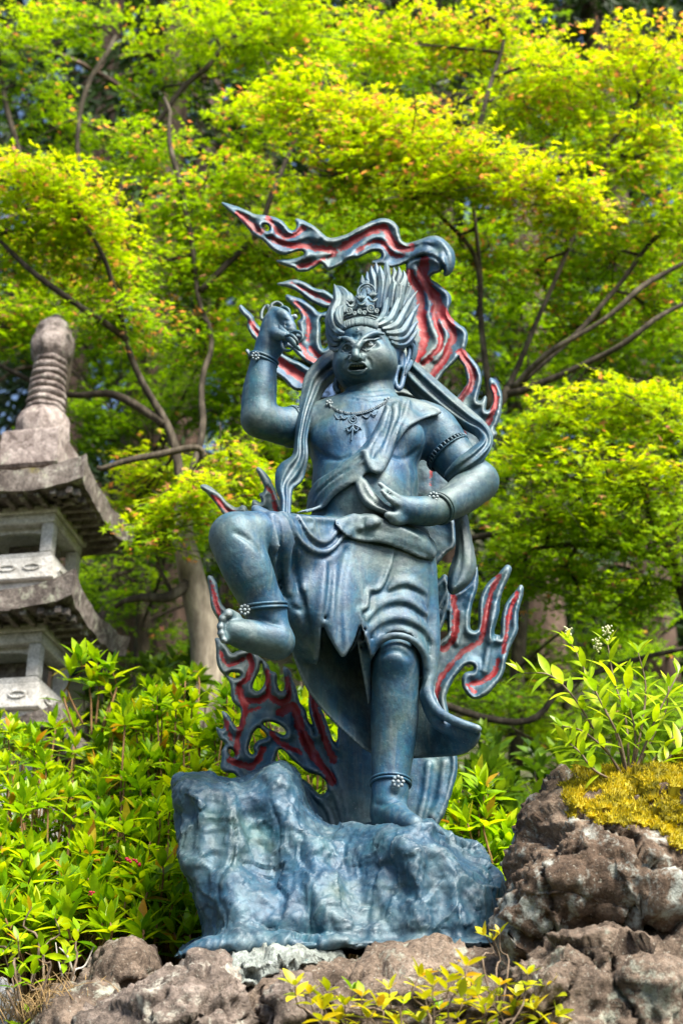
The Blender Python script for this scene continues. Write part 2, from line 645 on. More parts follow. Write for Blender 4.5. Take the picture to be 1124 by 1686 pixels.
def stretch(nt, vec, sc):
    m = N(nt, 'ShaderNodeMapping'); m.inputs['Scale'].default_value = sc
    nt.links.new(vec, m.inputs['Vector'])
    return m.outputs['Vector']

def mat_bronze(name, red=False, dark=0.0, pale=0.0, blue=0.0, streak=0.65, rub=0.75):
    m, nt, b = new_mat(name)
    pos = N(nt, 'ShaderNodeNewGeometry').outputs['Position']
    geo = nt.nodes[-1]
    n1 = noise(nt, pos, 4.2, 6, 0.6, 0.6)
    n2 = noise(nt, stretch(nt, pos, (1, 1, 0.13)), 34, 6, 0.7, 0.3)
    n3 = noise(nt, pos, 9.0, 5, 0.6)
    n4 = noise(nt, pos, 120, 4, 0.7)
    g = 1.0 - dark
    c1 = ramp(nt, n1, [(0.37, (0.005 * g, 0.052 * g, 0.120 * g)), (0.47, (0.016 * g, 0.068 * g, 0.113 * g)), (0.55, (0.044 * g, 0.084 * g, 0.098 * g)), (0.68, (0.100 * g, 0.130 * g, 0.128 * g))])
    if blue:
        c1 = mixc(nt, blue, c1, (0.012, 0.048, 0.085))
    tealc = ramp(nt, n3, [(0.54, (0, 0, 0)), (0.72, (0.8, 0.8, 0.8))])
    c2 = mixc(nt, tealc, c1, (0.010, 0.066, 0.085))
    st = ramp(nt, n2, [(0.48, (0, 0, 0)), (0.72, (streak,) * 3)])
    c3 = mixc(nt, st, c2, (0.115, 0.145, 0.155))
    mot = ramp(nt, noise(nt, pos, 34, 6, 0.7, 0.5), [(0.36, (0.55, 0.6, 0.68)), (0.52, (1, 1, 1)), (0.68, (1.45, 1.4, 1.32))])
    c3 = mixc(nt, 1.0, c3, mot, 'MULTIPLY')
    grn = ramp(nt, noise(nt, pos, 6.3, 4, 0.6, 0.5), [(0.56, (0, 0, 0)), (0.74, (0.7, 0.7, 0.7))])
    c3 = mixc(nt, grn, c3, (0.034, 0.066, 0.050))
    if pale:
        c3 = mixc(nt, pale, c3, (0.21, 0.245, 0.255))
    edge = ramp(nt, geo.outputs['Pointiness'], [(0.512, (0, 0, 0)), (0.585, (1, 1, 1))])
    edge = math_(nt, 'MULTIPLY', edge, ramp(nt, n4, [(0.3, (0.3,) * 3), (0.62, (1, 1, 1))]))
    c4 = mixc(nt, math_(nt, 'MULTIPLY', edge, rub), c3, (0.30, 0.345, 0.37))
    spk = ramp(nt, noise(nt, pos, 210, 3, 0.6), [(0.64, (0, 0, 0)), (0.74, (0.55, 0.55, 0.55))])
    c4 = mixc(nt, spk, c4, (0.21, 0.25, 0.27))
    if red:
        a = N(nt, 'ShaderNodeAttribute', attribute_name='red')
        w = math_(nt, 'ADD', a.outputs['Fac'], math_(nt, 'MULTIPLY', math_(nt, 'SUBTRACT', noise(nt, pos, 48, 6, 0.8), 0.52), 2.8))
        rm = ramp(nt, w, [(0.44, (0, 0, 0)), (0.60, (0.8, 0.8, 0.8)), (0.80, (1, 1, 1))])
        rc = ramp(nt, n3, [(0.35, (0.085, 0.002, 0.006)), (0.62, (0.235, 0.005, 0.009))])
        c4 = mixc(nt, rm, c4, rc)
    nt.links.new(c4, b.inputs['Base Color'])
    b.inputs['Metallic'].default_value = 0.15
    rr = ramp(nt, n2, [(0.3, (0.50,) * 3), (0.8, (0.68,) * 3)])
    nt.links.new(rr, b.inputs['Roughness'])
    b.inputs['Specular IOR Level'].default_value = 0.5
    h = math_(nt, 'ADD', math_(nt, 'MULTIPLY', n2, 0.5), math_(nt, 'ADD', math_(nt, 'MULTIPLY', noise(nt, pos, 60, 5, 0.6), 0.7), math_(nt, 'MULTIPLY', n4, 0.35)))
    bump(nt, b, h, 0.30, 0.0045)
    return m

def mat_rock(name, cols, lichen=(0.42, 0.43, 0.37), lich=0.62, moss=None, scale=1.0):
    m, nt, b = new_mat(name)
    pos = N(nt, 'ShaderNodeNewGeometry').outputs['Position']
    n1 = noise(nt, pos, 5 * scale, 8, 0.65, 0.8)
    n2 = noise(nt, pos, 22 * scale, 8, 0.7, 0.3)
    n3 = noise(nt, pos, 95 * scale, 6, 0.7)
    c = ramp(nt, math_(nt, 'ADD', math_(nt, 'MULTIPLY', n1, 0.6), math_(nt, 'MULTIPLY', n2, 0.4)), [(0.34, cols[0]), (0.45, cols[1]), (0.56, cols[2]), (0.68, cols[3])])
    sp = ramp(nt, n3, [(0.35, (0.45,) * 3), (0.55, (1, 1, 1)), (0.75, (1.25,) * 3)])
    c = mixc(nt, 1.0, c, sp, 'MULTIPLY')
    lp = math_(nt, 'ADD', math_(nt, 'MULTIPLY', noise(nt, pos, 11 * scale, 6, 0.6, 0.5), 0.65), math_(nt, 'MULTIPLY', noise(nt, pos, 60 * scale, 5, 0.7), 0.35))
    lm = ramp(nt, lp, [(lich - 0.05, (0, 0, 0)), (lich + 0.03, (0.85,) * 3)])
    c = mixc(nt, lm, c, lichen)
    ln = ramp(nt, noise(nt, pos, 150 * scale, 3, 0.6), [(0.62, (0, 0, 0)), (0.70, (0.7,) * 3)])
    c = mixc(nt, ln, c, (0.36, 0.35, 0.30))
    if moss:
        mm = ramp(nt, noise(nt, pos, 7.5, 6, 0.65), [(moss[1], (0, 0, 0)), (moss[1] + 0.08, (1, 1, 1))])
        c = mixc(nt, mm, c, moss[0])
    nt.links.new(c, b.inputs['Base Color'])
    b.inputs['Roughness'].default_value = 0.88
    b.inputs['Specular IOR Level'].default_value = 0.25
    h = math_(nt, 'ADD', n2, math_(nt, 'ADD', math_(nt, 'MULTIPLY', n3, 0.5), math_(nt, 'MULTIPLY', noise(nt, pos, 260 * scale, 4, 0.7), 0.3)))
    bump(nt, b, h, 0.9, 0.014)
    return m

def mat_leaf(name, stops, src='attr', trans=0.45, rough=0.45, var=0.35, tsat=1.0, spec=0.35):
    """leaf blade: colour by a per-leaf value, light shines through"""
    m, nt, b = new_mat(name)
    if src == 'attr':
        f = N(nt, 'ShaderNodeAttribute', attribute_name='tone').outputs['Fac']
    else:
        f = N(nt, 'ShaderNodeObjectInfo').outputs['Random']
    c = ramp(nt, f, stops)
    pos = N(nt, 'ShaderNodeNewGeometry').outputs['Position']
    n = noise(nt, pos, 40, 3, 0.6)
    v = ramp(nt, n, [(0.3, (1 - var,) * 3), (0.7, (1 + var * 0.4,) * 3)])
    c = mixc(nt, 1.0, c, v, 'MULTIPLY')
    nt.links.new(c, b.inputs['Base Color'])
    b.inputs['Roughness'].default_value = rough
    b.inputs['Specular IOR Level'].default_value = spec
    t = N(nt, 'ShaderNodeBsdfTranslucent')
    tc = mixc(nt, 1.0, c, (1.2 * tsat, 1.15 * tsat, 0.35), 'MULTIPLY')
    nt.links.new(tc, t.inputs['Color'])
    mx = N(nt, 'ShaderNodeMixShader'); mx.inputs[0].default_value = trans
    nt.links.new(b.outputs[0], mx.inputs[1]); nt.links.new(t.outputs[0], mx.inputs[2])
    nt.links.new(mx.outputs[0], nt.nodes['Material Output'].inputs['Surface'])
    return m

def mat_bark(name, a, b_, c_, scale=1.0, vert=0.25):
    m, nt, b = new_mat(name)
    pos = N(nt, 'ShaderNodeNewGeometry').outputs['Position']
    n1 = noise(nt, stretch(nt, pos, (1, 1, vert)), 30 * scale, 6, 0.65)
    n2 = noise(nt, pos, 6 * scale, 5, 0.6)
    c = ramp(nt, math_(nt, 'ADD', math_(nt, 'MULTIPLY', n1, 0.6), math_(nt, 'MULTIPLY', n2, 0.4)), [(0.36, a), (0.5, b_), (0.64, c_)])
    nt.links.new(c, b.inputs['Base Color'])
    b.inputs['Roughness'].default_value = 0.9
    b.inputs['Specular IOR Level'].default_value = 0.2
    bump(nt, b, n1, 0.6, 0.01)
    return m

# ================================================================== THE STATUE
M_BRONZE = mat_bronze('painted_bronze')
M_FLAME = mat_bronze('painted_bronze_flame', red=True)
M_CLOTH = mat_bronze('painted_bronze_cloth', dark=0.12)
M_HAIR = mat_bronze('painted_bronze_rubbed', pale=0.14)
M_BASE = mat_bronze('painted_bronze_base', dark=0.1, blue=0.55, streak=0.25, rub=0.4)

statue = root('deity_statue', at(600, 1565, 0.0), 'blue-grey bronze statue of a fierce crowned deity lifting one leg before red flames', 'statue')

# ---- bare body -----------------------------------------------------
H = 0.0044
body = Clay.frame(322, 832, 628, 1372, -0.44, 0.17, H)
body.lo[2] = at(500, 1372, -0.1)[2]
# trunk
body.egg(602, 722, -0.02, 97, 84, 0.118, 0.0)
body.egg(601, 800, -0.03, 88, 88, 0.125, 0.05)
body.egg(600, 880, -0.02, 96, 70, 0.125, 0.05)
body.egg(655, 722, -0.085, 44, 36, 0.050, 0.03)
body.egg(560, 724, -0.085, 48, 40, 0.052, 0.03)
body.egg(598, 815, -0.10, 66, 52, 0.062, 0.04)
# neck
body.limb([(612, 690, -0.02, 47), (610, 655, -0.03, 41), (607, 625, -0.04, 38)], 0.025)
# shoulders and arms
body.limb([(540, 702, -0.01, 44), (500, 703, -0.03, 37), (470, 702, -0.06, 32), (440, 696, -0.09, 29), (427, 690, -0.10, 29)], 0.03)
body.limb([(427, 690, -0.10, 29.5), (426, 665, -0.10, 29), (428, 640, -0.105, 28), (432, 612, -0.11, 24), (436, 588, -0.115, 21.5), (444, 568, -0.12, 22)], 0.012)
body.limb([(690, 702, -0.005, 44), (714, 712, 0.0, 42), (745, 752, 0.0, 37), (770, 778, -0.01, 34), (786, 793, -0.02, 33)], 0.03)
body.limb([(787, 793, -0.02, 33), (765, 812, -0.05, 32), (742, 828, -0.08, 28), (718, 840, -0.11, 24), (700, 842, -0.13, 23)], 0.012)
# raised fist
body.limb([(446, 566, -0.12, 23), (453, 548, -0.125, 26), (457, 535, -0.125, 26)], 0.012)
body.limb([(452, 516, -0.135, 11), (464, 520, -0.155, 11), (474, 528, -0.16, 10), (472, 538, -0.165, 9)], 0.006)
for i, (x, y) in enumerate([(468, 521), (474, 529), (478, 537), (479, 545)]):
    body.limb([(x - 18, y - 8, -0.135, 9.5), (x - 4, y - 3, -0.165, 9.5), (x + 2, y + 2, -0.163, 8.6), (x - 3, y + 6, -0.15, 8)], 0.004)
body.limb([(446, 545, -0.14, 11), (458, 551, -0.165, 9.5), (470, 554, -0.172, 8)], 0.006)
# hand resting on the hip
body.limb([(705, 842, -0.125, 23), (683, 841, -0.145, 24), (664, 838, -0.155, 22)], 0.012)
body.limb([(668, 830, -0.165, 11), (653, 820, -0.18, 7.5), (638, 808, -0.188, 5.6), (624, 796, -0.192, 4.2)], 0.006)
body.limb([(664, 836, -0.165, 10), (650, 828, -0.187, 6.5), (637, 818, -0.195, 5.2), (628, 808, -0.197, 4)], 0.005)
body.limb([(664, 846, -0.16, 11), (650, 850, -0.175, 8), (638, 848, -0.182, 6.5)], 0.006)
body.limb([(668, 853, -0.155, 10), (655, 858, -0.168, 8), (645, 857, -0.174, 6)], 0.006)
# lifted leg
body.limb([(575, 905, -0.03, 54), (490, 898, -0.17, 49), (425, 884, -0.30, 43), (388, 884, -0.34, 40)], 0.02)
body.limb([(386, 886, -0.345, 41), (398, 915, -0.345, 42), (412, 948, -0.335, 40), (426, 980, -0.315, 35), (436, 1004, -0.30, 34)], 0.015)
body.limb([(436, 1002, -0.30, 33), (446, 1030, -0.295, 30), (456, 1054, -0.295, 28)], 0.015)
body.limb([(455, 1058, -0.295, 29), (425, 1050, -0.315, 28), (398, 1044, -0.335, 25), (384, 1040, -0.345, 21)], 0.012)
for x, y, r in [(366, 1018, 7.5), (363, 1031, 7.5), (364, 1043, 7.5), (368, 1053, 7), (375, 1010, 8.5)]:
    body.limb([(388, 1030 + (y - 1030) * 0.6, -0.345, r + 2), (x + 2, y, -0.36, r), (x + 1, y + 1, -0.372, r - 1)], 0.004)
# standing leg
body.limb([(648, 900, 0.0, 62), (654, 1000, -0.03, 50), (652, 1060, -0.05, 42), (651, 1100, -0.055, 40.5), (650, 1135, -0.05, 38.5), (649, 1180, -0.03, 39.5), (647, 1225, -0.02, 36.5), (643, 1275, -0.02, 31.5), (642, 1305, -0.025, 29)], 0.015)
body.ball(651, 1082, -0.10, 26, 0.03)
body.limb([(642, 1305, -0.02, 29), (638, 1335, -0.02, 29), (640, 1355, -0.02, 28)], 0.012)
body.limb([(641, 1335, -0.03, 28), (660, 1350, -0.09, 22), (682, 1358, -0.15, 16)], 0.015)
# carved detail
body.stroke([(640, 751), (659, 756), (676, 750), (690, 738)], 2.6, 0.010, 'sub')
body.stroke([(575, 752), (555, 757), (530, 750), (518, 738)], 2.2, 0.010, 'sub')
body.stroke([(600, 700), (603, 730), (606, 752)], 2.0, 0.014, 'sub')
for y in (642, 650, 658):
    body.stroke([(572, y - 3), (590, y + 1), (612, y + 2), (640, y - 3)], 1.3, 0.006, 'sub')
body.stroke([(386, 876), (404, 886), (420, 898), (432, 912)], 2.2, 0.012, 'sub')
body.stroke([(420, 1017), (440, 1024), (462, 1030)], 1.6, 0.01, 'sub')
body.stroke([(626, 1080), (640, 1072), (658, 1073), (674, 1084)], 1.6, 0.012, 'sub')
body.stroke([(613, 1322), (635, 1326), (655, 1318), (668, 1312)], 1.4, 0.008, 'sub')
for y in (527, 535, 543):
    body.stroke([(462, y - 2), (474, y + 2), (482, y + 6)], 1.3, 0.003, 'sub')

# ---- skirt ---------------------------------------------------------
skirt = body.like()
skirt.limb([(604, 880, -0.02, 90), (622, 905, -0.02, 86), (643, 950, -0.02, 75), (652, 1000, -0.035, 64), (655, 1050, -0.045, 56), (656, 1075, -0.05, 55)], 0.0)
skirt.limb([(596, 900, -0.02, 76), (535, 908, -0.10, 64), (480, 900, -0.20, 55), (444, 890, -0.27, 49)], 0.03)
skirt.sheet([(330, 560), (790, 560), (790, 940), (712, 908), (690, 886), (640, 866), (590, 855), (545, 851), (500, 848), (470, 842), (440, 834), (400, 828), (330, 828)], 0.0, 0.6, 0.004, 'sub')
# cloth hanging between the thighs
skirt.sheet([(430, 862), (560, 862), (690, 880), (700, 960), (690, 1040), (612, 1090), (600, 1050), (592, 1025), (582, 1058), (565, 1087), (549, 1064), (536, 1040), (530, 1022), (527, 1040), (524, 1096), (508, 1092), (490, 1078), (476, 1050), (466, 985), (450, 930)],
            [(440, 880, -0.25), (470, 980, -0.22), (500, 1020, -0.205), (522, 1092, -0.125), (500, 1086, -0.115), (480, 1066, -0.14), (505, 1050, -0.17), (565, 1080, -0.185), (560, 960, -0.20), (540, 880, -0.185), (610, 1080, -0.12), (640, 980, -0.115), (690, 900, -0.09), (690, 1030, -0.06)], 0.011, 0.03, n=1)
skirt.sheet([(580, 985), (614, 985), (618, 1080), (612, 1150), (606, 1165), (600, 1130), (592, 1085), (584, 1040)], [(585, 1000, -0.13), (612, 1000, -0.10), (596, 1080, -0.10), (614, 1080, -0.075), (607, 1160, -0.03)], 0.009, 0.012)
# back panel sweeping to the hem
skirt.sheet([(468, 985), (474, 1040), (480, 1075), (500, 1128), (530, 1170), (565, 1205), (605, 1240), (650, 1250), (700, 1248), (762, 1244), (784, 1228), (793, 1207), (782, 1194), (748, 1184), (726, 1166), (713, 1135), (719, 1090), (716, 1030), (710, 960), (640, 900), (540, 900)],
            [(470, 990, -0.17), (482, 1075, -0.13), (520, 1050, -0.08), (530, 1165, -0.05), (600, 1236, 0.02), (600, 1100, 0.04), (650, 1150, 0.085), (700, 1245, 0.03), (710, 1150, 0.03), (790, 1207, -0.10), (765, 1240, -0.06), (745, 1188, -0.08), (716, 1040, -0.03), (600, 930, 0.04), (700, 950, -0.01)], 0.012, 0.015, n=1)
# right-hand fold running down to the flared tip
skirt.limb([(700, 900, -0.05, 16), (706, 980, -0.055, 15), (712, 1050, -0.06, 13), (710, 1100, -0.065, 11), (704, 1138, -0.075, 9), (718, 1168, -0.09, 8), (748, 1187, -0.115, 8), (786, 1200, -0.125, 7)], 0.012)
skirt.limb([(694, 1100, -0.07, 10), (700, 1150, -0.06, 10), (720, 1190, -0.07, 11), (752, 1208, -0.08, 9)], 0.015)
skirt.stroke([(703, 1000), (706, 1060), (702, 1100), (692, 1140)], 3.0, 0.008, 'sub')
# hollow of the knee opening
skirt.limb([(652, 1116, -0.07, 44), (653, 1090, -0.085, 44), (654, 1080, -0.095, 40)], 0.006, 'sub')
# raised hem and folds round the standing thigh
skirt.limb([(603, 1116, -.055, 6), (604, 1086, -.095, 6.2), (622, 1058, -.13, 6.2), (651, 1046, -.142, 6.2), (682, 1056, -.128, 6.2), (700, 1082, -.09, 6.2), (706, 1116, -.06, 6)], 0.010)
for pts, r in ([[(600, 1056), (622, 1028), (656, 1018), (690, 1030), (708, 1052)], 3.6], [[(606, 1018), (632, 994), (668, 990), (700, 1010)], 3.2], [[(640, 968), (668, 960), (700, 974)], 2.8]):
    skirt.stroke(pts, r, 0.022, lift=-0.001)
    skirt.stroke([(x, y + 8) for x, y in pts], 2.0, 0.012, 'sub')
# long split edge with torn corners
skirt.stroke([(648, 902), (640, 935), (624, 968), (606, 972), (603, 998), (590, 1006), (594, 1030), (584, 1060), (566, 1084)], 4.0, 0.005, lift=0.002)
skirt.stroke([(652, 904), (646, 938), (630, 974), (612, 980), (608, 1004), (597, 1012), (600, 1040), (592, 1080), (590, 1130)], 2.6, 0.006, 'sub')
skirt.stroke([(570, 905), (560, 960), (558, 1020), (563, 1070)], 2.0, 0.018, 'sub')
skirt.stroke([(535, 930), (528, 990), (522, 1040), (518, 1085)], 3.4, 0.014)
skirt.stroke([(545, 930), (540, 990), (533, 1030), (530, 1060)], 2.6, 0.012, 'sub')
skirt.stroke([(480, 900), (488, 950), (500, 1000), (510, 1050)], 2.8, 0.014, 'sub')
skirt.stroke([(494, 964), (501, 972), (500, 960)], 3.4, 0.004, lift=0.002)
skirt.stroke([(478, 998), (500, 1005), (501, 985)], 2.5, 0.006, 'sub')
# hem over the lifted knee
skirt.stroke([(416, 836), (424, 850), (434, 880), (442, 915), (452, 948), (462, 985), (476, 1000)], 4.2, 0.006, lift=0.002)
skirt.stroke([(416, 842), (419, 836), (428, 838), (446, 848), (458, 866), (462, 890), (455, 920)], 4.2, 0.007, lift=0.003)
skirt.stroke([(452, 852), (468, 846), (476, 872), (474, 905), (468, 940)], 4.6, 0.008, lift=0.002)
skirt.stroke([(464, 862), (468, 890), (462, 930), (462, 960)], 2.4, 0.008, 'sub')
skirt.stroke([(478, 850), (488, 890), (484, 930), (490, 970)], 2.0, 0.010, 'sub')
for pts, r in ([[(422, 838), (434, 856), (443, 890), (448, 925), (456, 955)], 8], [[(462, 848), (471, 876), (469, 925), (476, 975)], 7], [[(446, 846), (456, 870), (456, 905)], 6]):
    skirt.stroke(pts, r, 0.016, lift=0.004)
skirt.stroke([(453, 850), (461, 880), (459, 930), (464, 965)], 3.0, 0.008, 'sub')
# rolled waistline
skirt.stroke([(478, 853), (510, 856), (550, 858), (590, 862), (640, 874), (688, 894), (708, 910)], 6.0, 0.008, lift=0.004)
# hips: big swags of the overskirt
for pts, r in ([[(476, 846), (482, 868), (496, 892), (516, 906), (536, 908), (552, 898), (568, 880), (590, 866)], 5.0],
               [[(490, 846), (500, 866), (514, 884), (532, 892), (548, 884), (562, 866), (580, 854)], 4.4],
               [[(588, 872), (620, 884), (660, 892), (700, 908), (712, 922)], 5.0],
               [[(575, 852), (610, 864), (650, 866), (686, 878), (700, 894)], 4.0]):
    skirt.stroke(pts, r, 0.007, lift=0.003)
    skirt.stroke([(x, y + 9) for x, y in pts], 2.6, 0.006, 'sub')
skirt.stroke([(505, 850), (516, 858), (514, 868), (508, 872)], 2.6, 0.006)
# front of the skirt must not swallow the waist
V, Q = skirt.mesh(2)
obj('skirt', V, Q, M_CLOTH, statue)

# ---- sash across the chest, belt, knot -----------------------------
Z3 = lambda p: TR(460, 620, 2.81, p)
sash = body.like()
sash.coat(body, Z3([(500, 92), (560, 88), (640, 105), (700, 128), (745, 165), (700, 180), (640, 205), (585, 240), (545, 300), (515, 375), (490, 425), (450, 445), (410, 440), (385, 460), (345, 490), (260, 545), (205, 612), (150, 624), (112, 628), (116, 596), (130, 548), (165, 482), (250, 432), (330, 372), (380, 325), (430, 262), (470, 190)]), 0.013, Ymax=0.03)
sash.coat(body, Z3([(480, 170), (540, 110), (560, 200), (530, 320), (495, 410), (450, 445), (415, 430), (395, 390), (380, 345), (400, 335), (420, 290), (450, 240)]), 0.024, 0.01, Ymax=0.0)
for pts, r in ([[(500, 130), (480, 220), (440, 300), (400, 345), (300, 420), (200, 500), (140, 560)], 2.6],
               [[(550, 110), (530, 200), (500, 290), (470, 380)], 3.0],
               [[(600, 105), (580, 170), (545, 250), (520, 320)], 2.6],
               [[(400, 380), (330, 440), (240, 500), (160, 580)], 2.6],
               [[(375, 345), (400, 350), (408, 385), (430, 430), (465, 440), (492, 415)], 3.2],
               [[(330, 475), (250, 530), (190, 600), (80, 630)], 3.0],
               [[(700, 135), (742, 166), (660, 190), (585, 235), (545, 300)], 2.8],
               [[(350, 400), (280, 460), (190, 530), (130, 600)], 2.2]):
    sash.stroke(Z3(pts), r, 0.006, lift=0.001)
for pts in ([(520, 120), (505, 220), (470, 310), (430, 370)], [(575, 105), (555, 190), (525, 270)], [(320, 425), (230, 490), (150, 565)], [(470, 260), (440, 320), (430, 380)]):
    sash.stroke(Z3(pts), 1.8, 0.006, 'sub')
# cloth gathered in the hand
sash.puff(Z3([(345, 490), (370, 460), (400, 470), (425, 510), (460, 560), (500, 600), (545, 625), (540, 645), (490, 640), (430, 620), (385, 590), (355, 540)]), -0.165, 0.02, 9, 0.004, back=0.05)
sash.stroke(Z3([(362, 490), (380, 545), (430, 595), (520, 632)]), 2.2, 0.004)
sash.stroke(Z3([(376, 480), (398, 540), (450, 590), (530, 626)]), 2.4, 0.003, 'sub')
sash.stroke(Z3([(400, 480), (430, 535), (480, 585), (535, 618)]), 2.0, 0.004)
V, Q = sash.mesh(2)
obj('chest_sash', V, Q, M_CLOTH, statue)

belt = body.like()
belt.coat(skirt, Z3([(240, 665), (330, 636), (360, 622), (440, 626), (480, 646), (580, 682), (650, 712), (705, 745), (735, 800), (712, 850), (640, 828), (560, 792), (470, 762), (360, 756), (300, 735)]), 0.010, Ymax=0.0)
belt.stroke(Z3([(330, 748), (400, 757), (470, 760), (560, 790), (640, 826), (708, 846)]), 3.2, 0.006, lift=0.001)
belt.puff(Z3([(322, 690), (340, 655), (390, 632), (445, 634), (475, 660), (468, 690), (420, 712), (370, 722), (335, 715)]), -0.165, 0.032, 10, 0.006, back=0.06)
belt.stroke(Z3([(330, 690), (360, 660), (410, 645), (455, 655), (466, 680)]), 2.2, 0.004)
belt.stroke(Z3([(395, 655), (385, 680), (400, 705)]), 1.8, 0.006, 'sub')
for pts in ([(480, 665), (560, 705), (650, 745)], [(500, 655), (600, 690), (690, 740)]):
    belt.stroke(Z3(pts), 2.4, 0.006, lift=0.001)
V, Q = belt.mesh(2)
obj('waist_belt', V, Q, M_CLOTH, statue)

# finish the body after the cloth has used it
V, Q = body.mesh(2)
obj('body', V, Q, M_BRONZE, statue)
del sash, belt

# ---- scarf ribbons -------------------------------------------------
def ribbon(rows, thick=0.011, folds=3, amp=0.25, seed=1, name='scarf', n=8):
    """rows: px, py, Y, half width px, tilt (depth lean of the width direction)"""
    q = spline(rows, n)
    P = at(q[:, 0], q[:, 1], q[:, 2])
    W = q[:, 3] * ((P - CAM) @ FW) / FPX
    T = frames(P)
    view = (CAM - P); view /= np.linalg.norm(view, axis=1, keepdims=True)
    A = np.cross(T, view); A /= np.linalg.norm(A, axis=1, keepdims=True)
    tl = q[:, 4]
    A2 = A * np.cos(tl)[:, None] + view * np.sin(tl)[:, None]
    B = np.cross(A2, T)
    S = 22
    u = np.linspace(-1, 1, S)
    s = np.linspace(0, 1, len(P))
    ph = seed * 1.7
    prof = amp * np.cos(u[None] * folds * 2.6 + ph + 1.5 * np.sin(3 * s[:, None] + seed)) * (0.3 + 0.7 * np.sin(np.pi * np.clip(s * 1.1, 0, 1)))[:, None] - 0.35 * u[None] ** 2
    th = thick * np.sqrt(np.clip(1 - u ** 6, 0.02, 1))
    base = P[:, None] + A2[:, None] * (u[None, :, None] * W[:, None, None]) + B[:, None] * (prof * np.minimum(W, 0.03)[:, None])[..., None]
    F = base + B[:, None] * th[None, :, None]
    K = (base - B[:, None] * th[None, :, None])[:, ::-1]
    R = np.concatenate([F, K], 1)
    m, c = R.shape[:2]
    i, j = np.meshgrid(np.arange(m - 1), np.arange(c), indexing='ij')
    a = i * c + j; b = i * c + (j + 1) % c
    Qf = np.stack([a, b, b + c, a + c], -1).reshape(-1, 4)
    Vv = np.concatenate([R.reshape(-1, 3), P[:1], P[-1:]])
    k = np.arange(c); k2 = (k + 1) % c
    Tf = np.concatenate([np.column_stack([k2, k, np.full(c, m * c)]), np.column_stack([k + (m - 1) * c, k2 + (m - 1) * c, np.full(c, m * c + 1)])])
    bg_ = Bag(); bg_.add(Vv, Qf[:, ::-1], Tf[:, ::-1])
    return bg_
ribbon([(640, 575, 0.10, 24, 0.2), (585, 582, 0.09, 25, 0.2), (551, 600, 0.05, 24, 0.2), (524, 624, 0.0, 21, 0.2), (512, 652, -0.06, 16, 0.15), (502, 685, -0.10, 12, 0.1), (496, 720, -0.11, 10.5, 0.1), (494, 752, -0.12, 14, 0.2), (481, 778, -0.12, 23, 0.3), (470, 800, -0.13, 15, 0.2), (471, 826, -0.14, 9, 0.1), (470, 858, -0.16, 9, 0.1)], seed=1).obj('scarf', M_CLOTH, statue)
ribbon([(640, 580, 0.08, 20, 0.1), (666, 606, 0.06, 21, 0.1), (694, 633, 0.04, 23, 0.1), (732, 664, 0.02, 21, 0.1), (768, 690, 0.0, 17, 0.1), (793, 708, -0.03, 14, 0.4), (800, 728, -0.06, 13, 0.5), (784, 750, -0.075, 15, 0.2), (758, 770, -0.07, 15, 0.1), (738, 788, -0.03, 12, 0.0)], seed=2, thick=0.012).obj('scarf', M_CLOTH, statue)
ends = Clay.frame(690, 800, 830, 990, -0.06, 0.16, 0.004)
ends.puff(TR(540, 840, 3.306, [(680, 20), (755, 5), (772, 110), (800, 250), (806, 320), (772, 400), (715, 448), (672, 466), (645, 432), (652, 350), (688, 250), (697, 150)]), 0.03, 0.045, 17, 0.0)
ends.stroke(TR(540, 840, 3.306, [(700, 60), (722, 180), (720, 300), (690, 400)]), 2.2, 0.008, 'sub')
ends.stroke(TR(540, 840, 3.306, [(740, 60), (768, 200), (765, 320)]), 2.2, 0.008)
ends.stroke(TR(540, 840, 3.306, [(690, 240), (660, 340), (652, 430)]), 2.5, 0.006)
V, Q = ends.mesh(2)
obj('scarf_end', V, Q, M_CLOTH, statue)

# ---- flames --------------------------------------------------------
za = lambda p: TR(350, 320, 5.62, p)
zb = lambda p: TR(560, 340, 5.62, p)
zc = lambda p: TR(640, 520, 5.62, p)
zd = lambda p: TR(380, 460, 5.62, p)
ze = lambda p: TR(320, 740, 5.62, p)
zf = lambda p: TR(330, 1040, 5.62, p)
zg = lambda p: TR(350, 1140, 4.496, p)
zh = lambda p: TR(680, 910, 5.62, p)
z4 = lambda p: TR(320, 760, 3.747, p)
z5 = lambda p: TR(540, 840, 3.306, p)
z7 = lambda p: TR(540, 1120, 3.747, p)
streamer = za([(65, 65), (120, 78), (200, 105), (280, 130), (350, 160), (390, 185), (450, 190), (520, 205), (590, 215), (650, 245), (690, 290), (715, 325), (745, 335), (770, 310), (775, 270), (757, 228), (790, 225), (850, 245), (920, 280), (975, 325), (1020, 370), (1060, 405), (1124, 405)]) \
    + zb([(60, 255), (130, 215), (200, 180), (270, 145), (340, 120), (400, 108), (460, 118), (510, 150), (540, 195), (552, 250), (570, 310), (600, 338), (640, 340), (700, 320), (760, 295), (820, 275), (880, 268), (940, 290), (1000, 340), (1045, 400), (1062, 460), (1058, 530), (1035, 600), (990, 650), (945, 640), (958, 590), (920, 510), (850, 460), (780, 450), (700, 480), (620, 520), (540, 555), (470, 575), (420, 560), (380, 540), (310, 540), (285, 525), (290, 505), (330, 495), (370, 480), (385, 450), (370, 420), (330, 410), (280, 420), (220, 450), (170, 480), (110, 485), (60, 505), (0, 550)]) \
    + za([(1060, 712), (1045, 690), (1020, 650), (990, 640), (950, 670), (880, 715), (775, 718), (765, 690), (700, 675), (630, 645), (570, 610), (620, 605), (700, 600), (760, 595), (800, 580), (845, 565), (855, 540), (830, 525), (780, 525), (720, 550), (660, 560), (600, 545), (540, 510), (510, 470), (480, 440), (420, 400), (370, 370), (320, 310), (250, 240), (180, 180), (120, 130)])
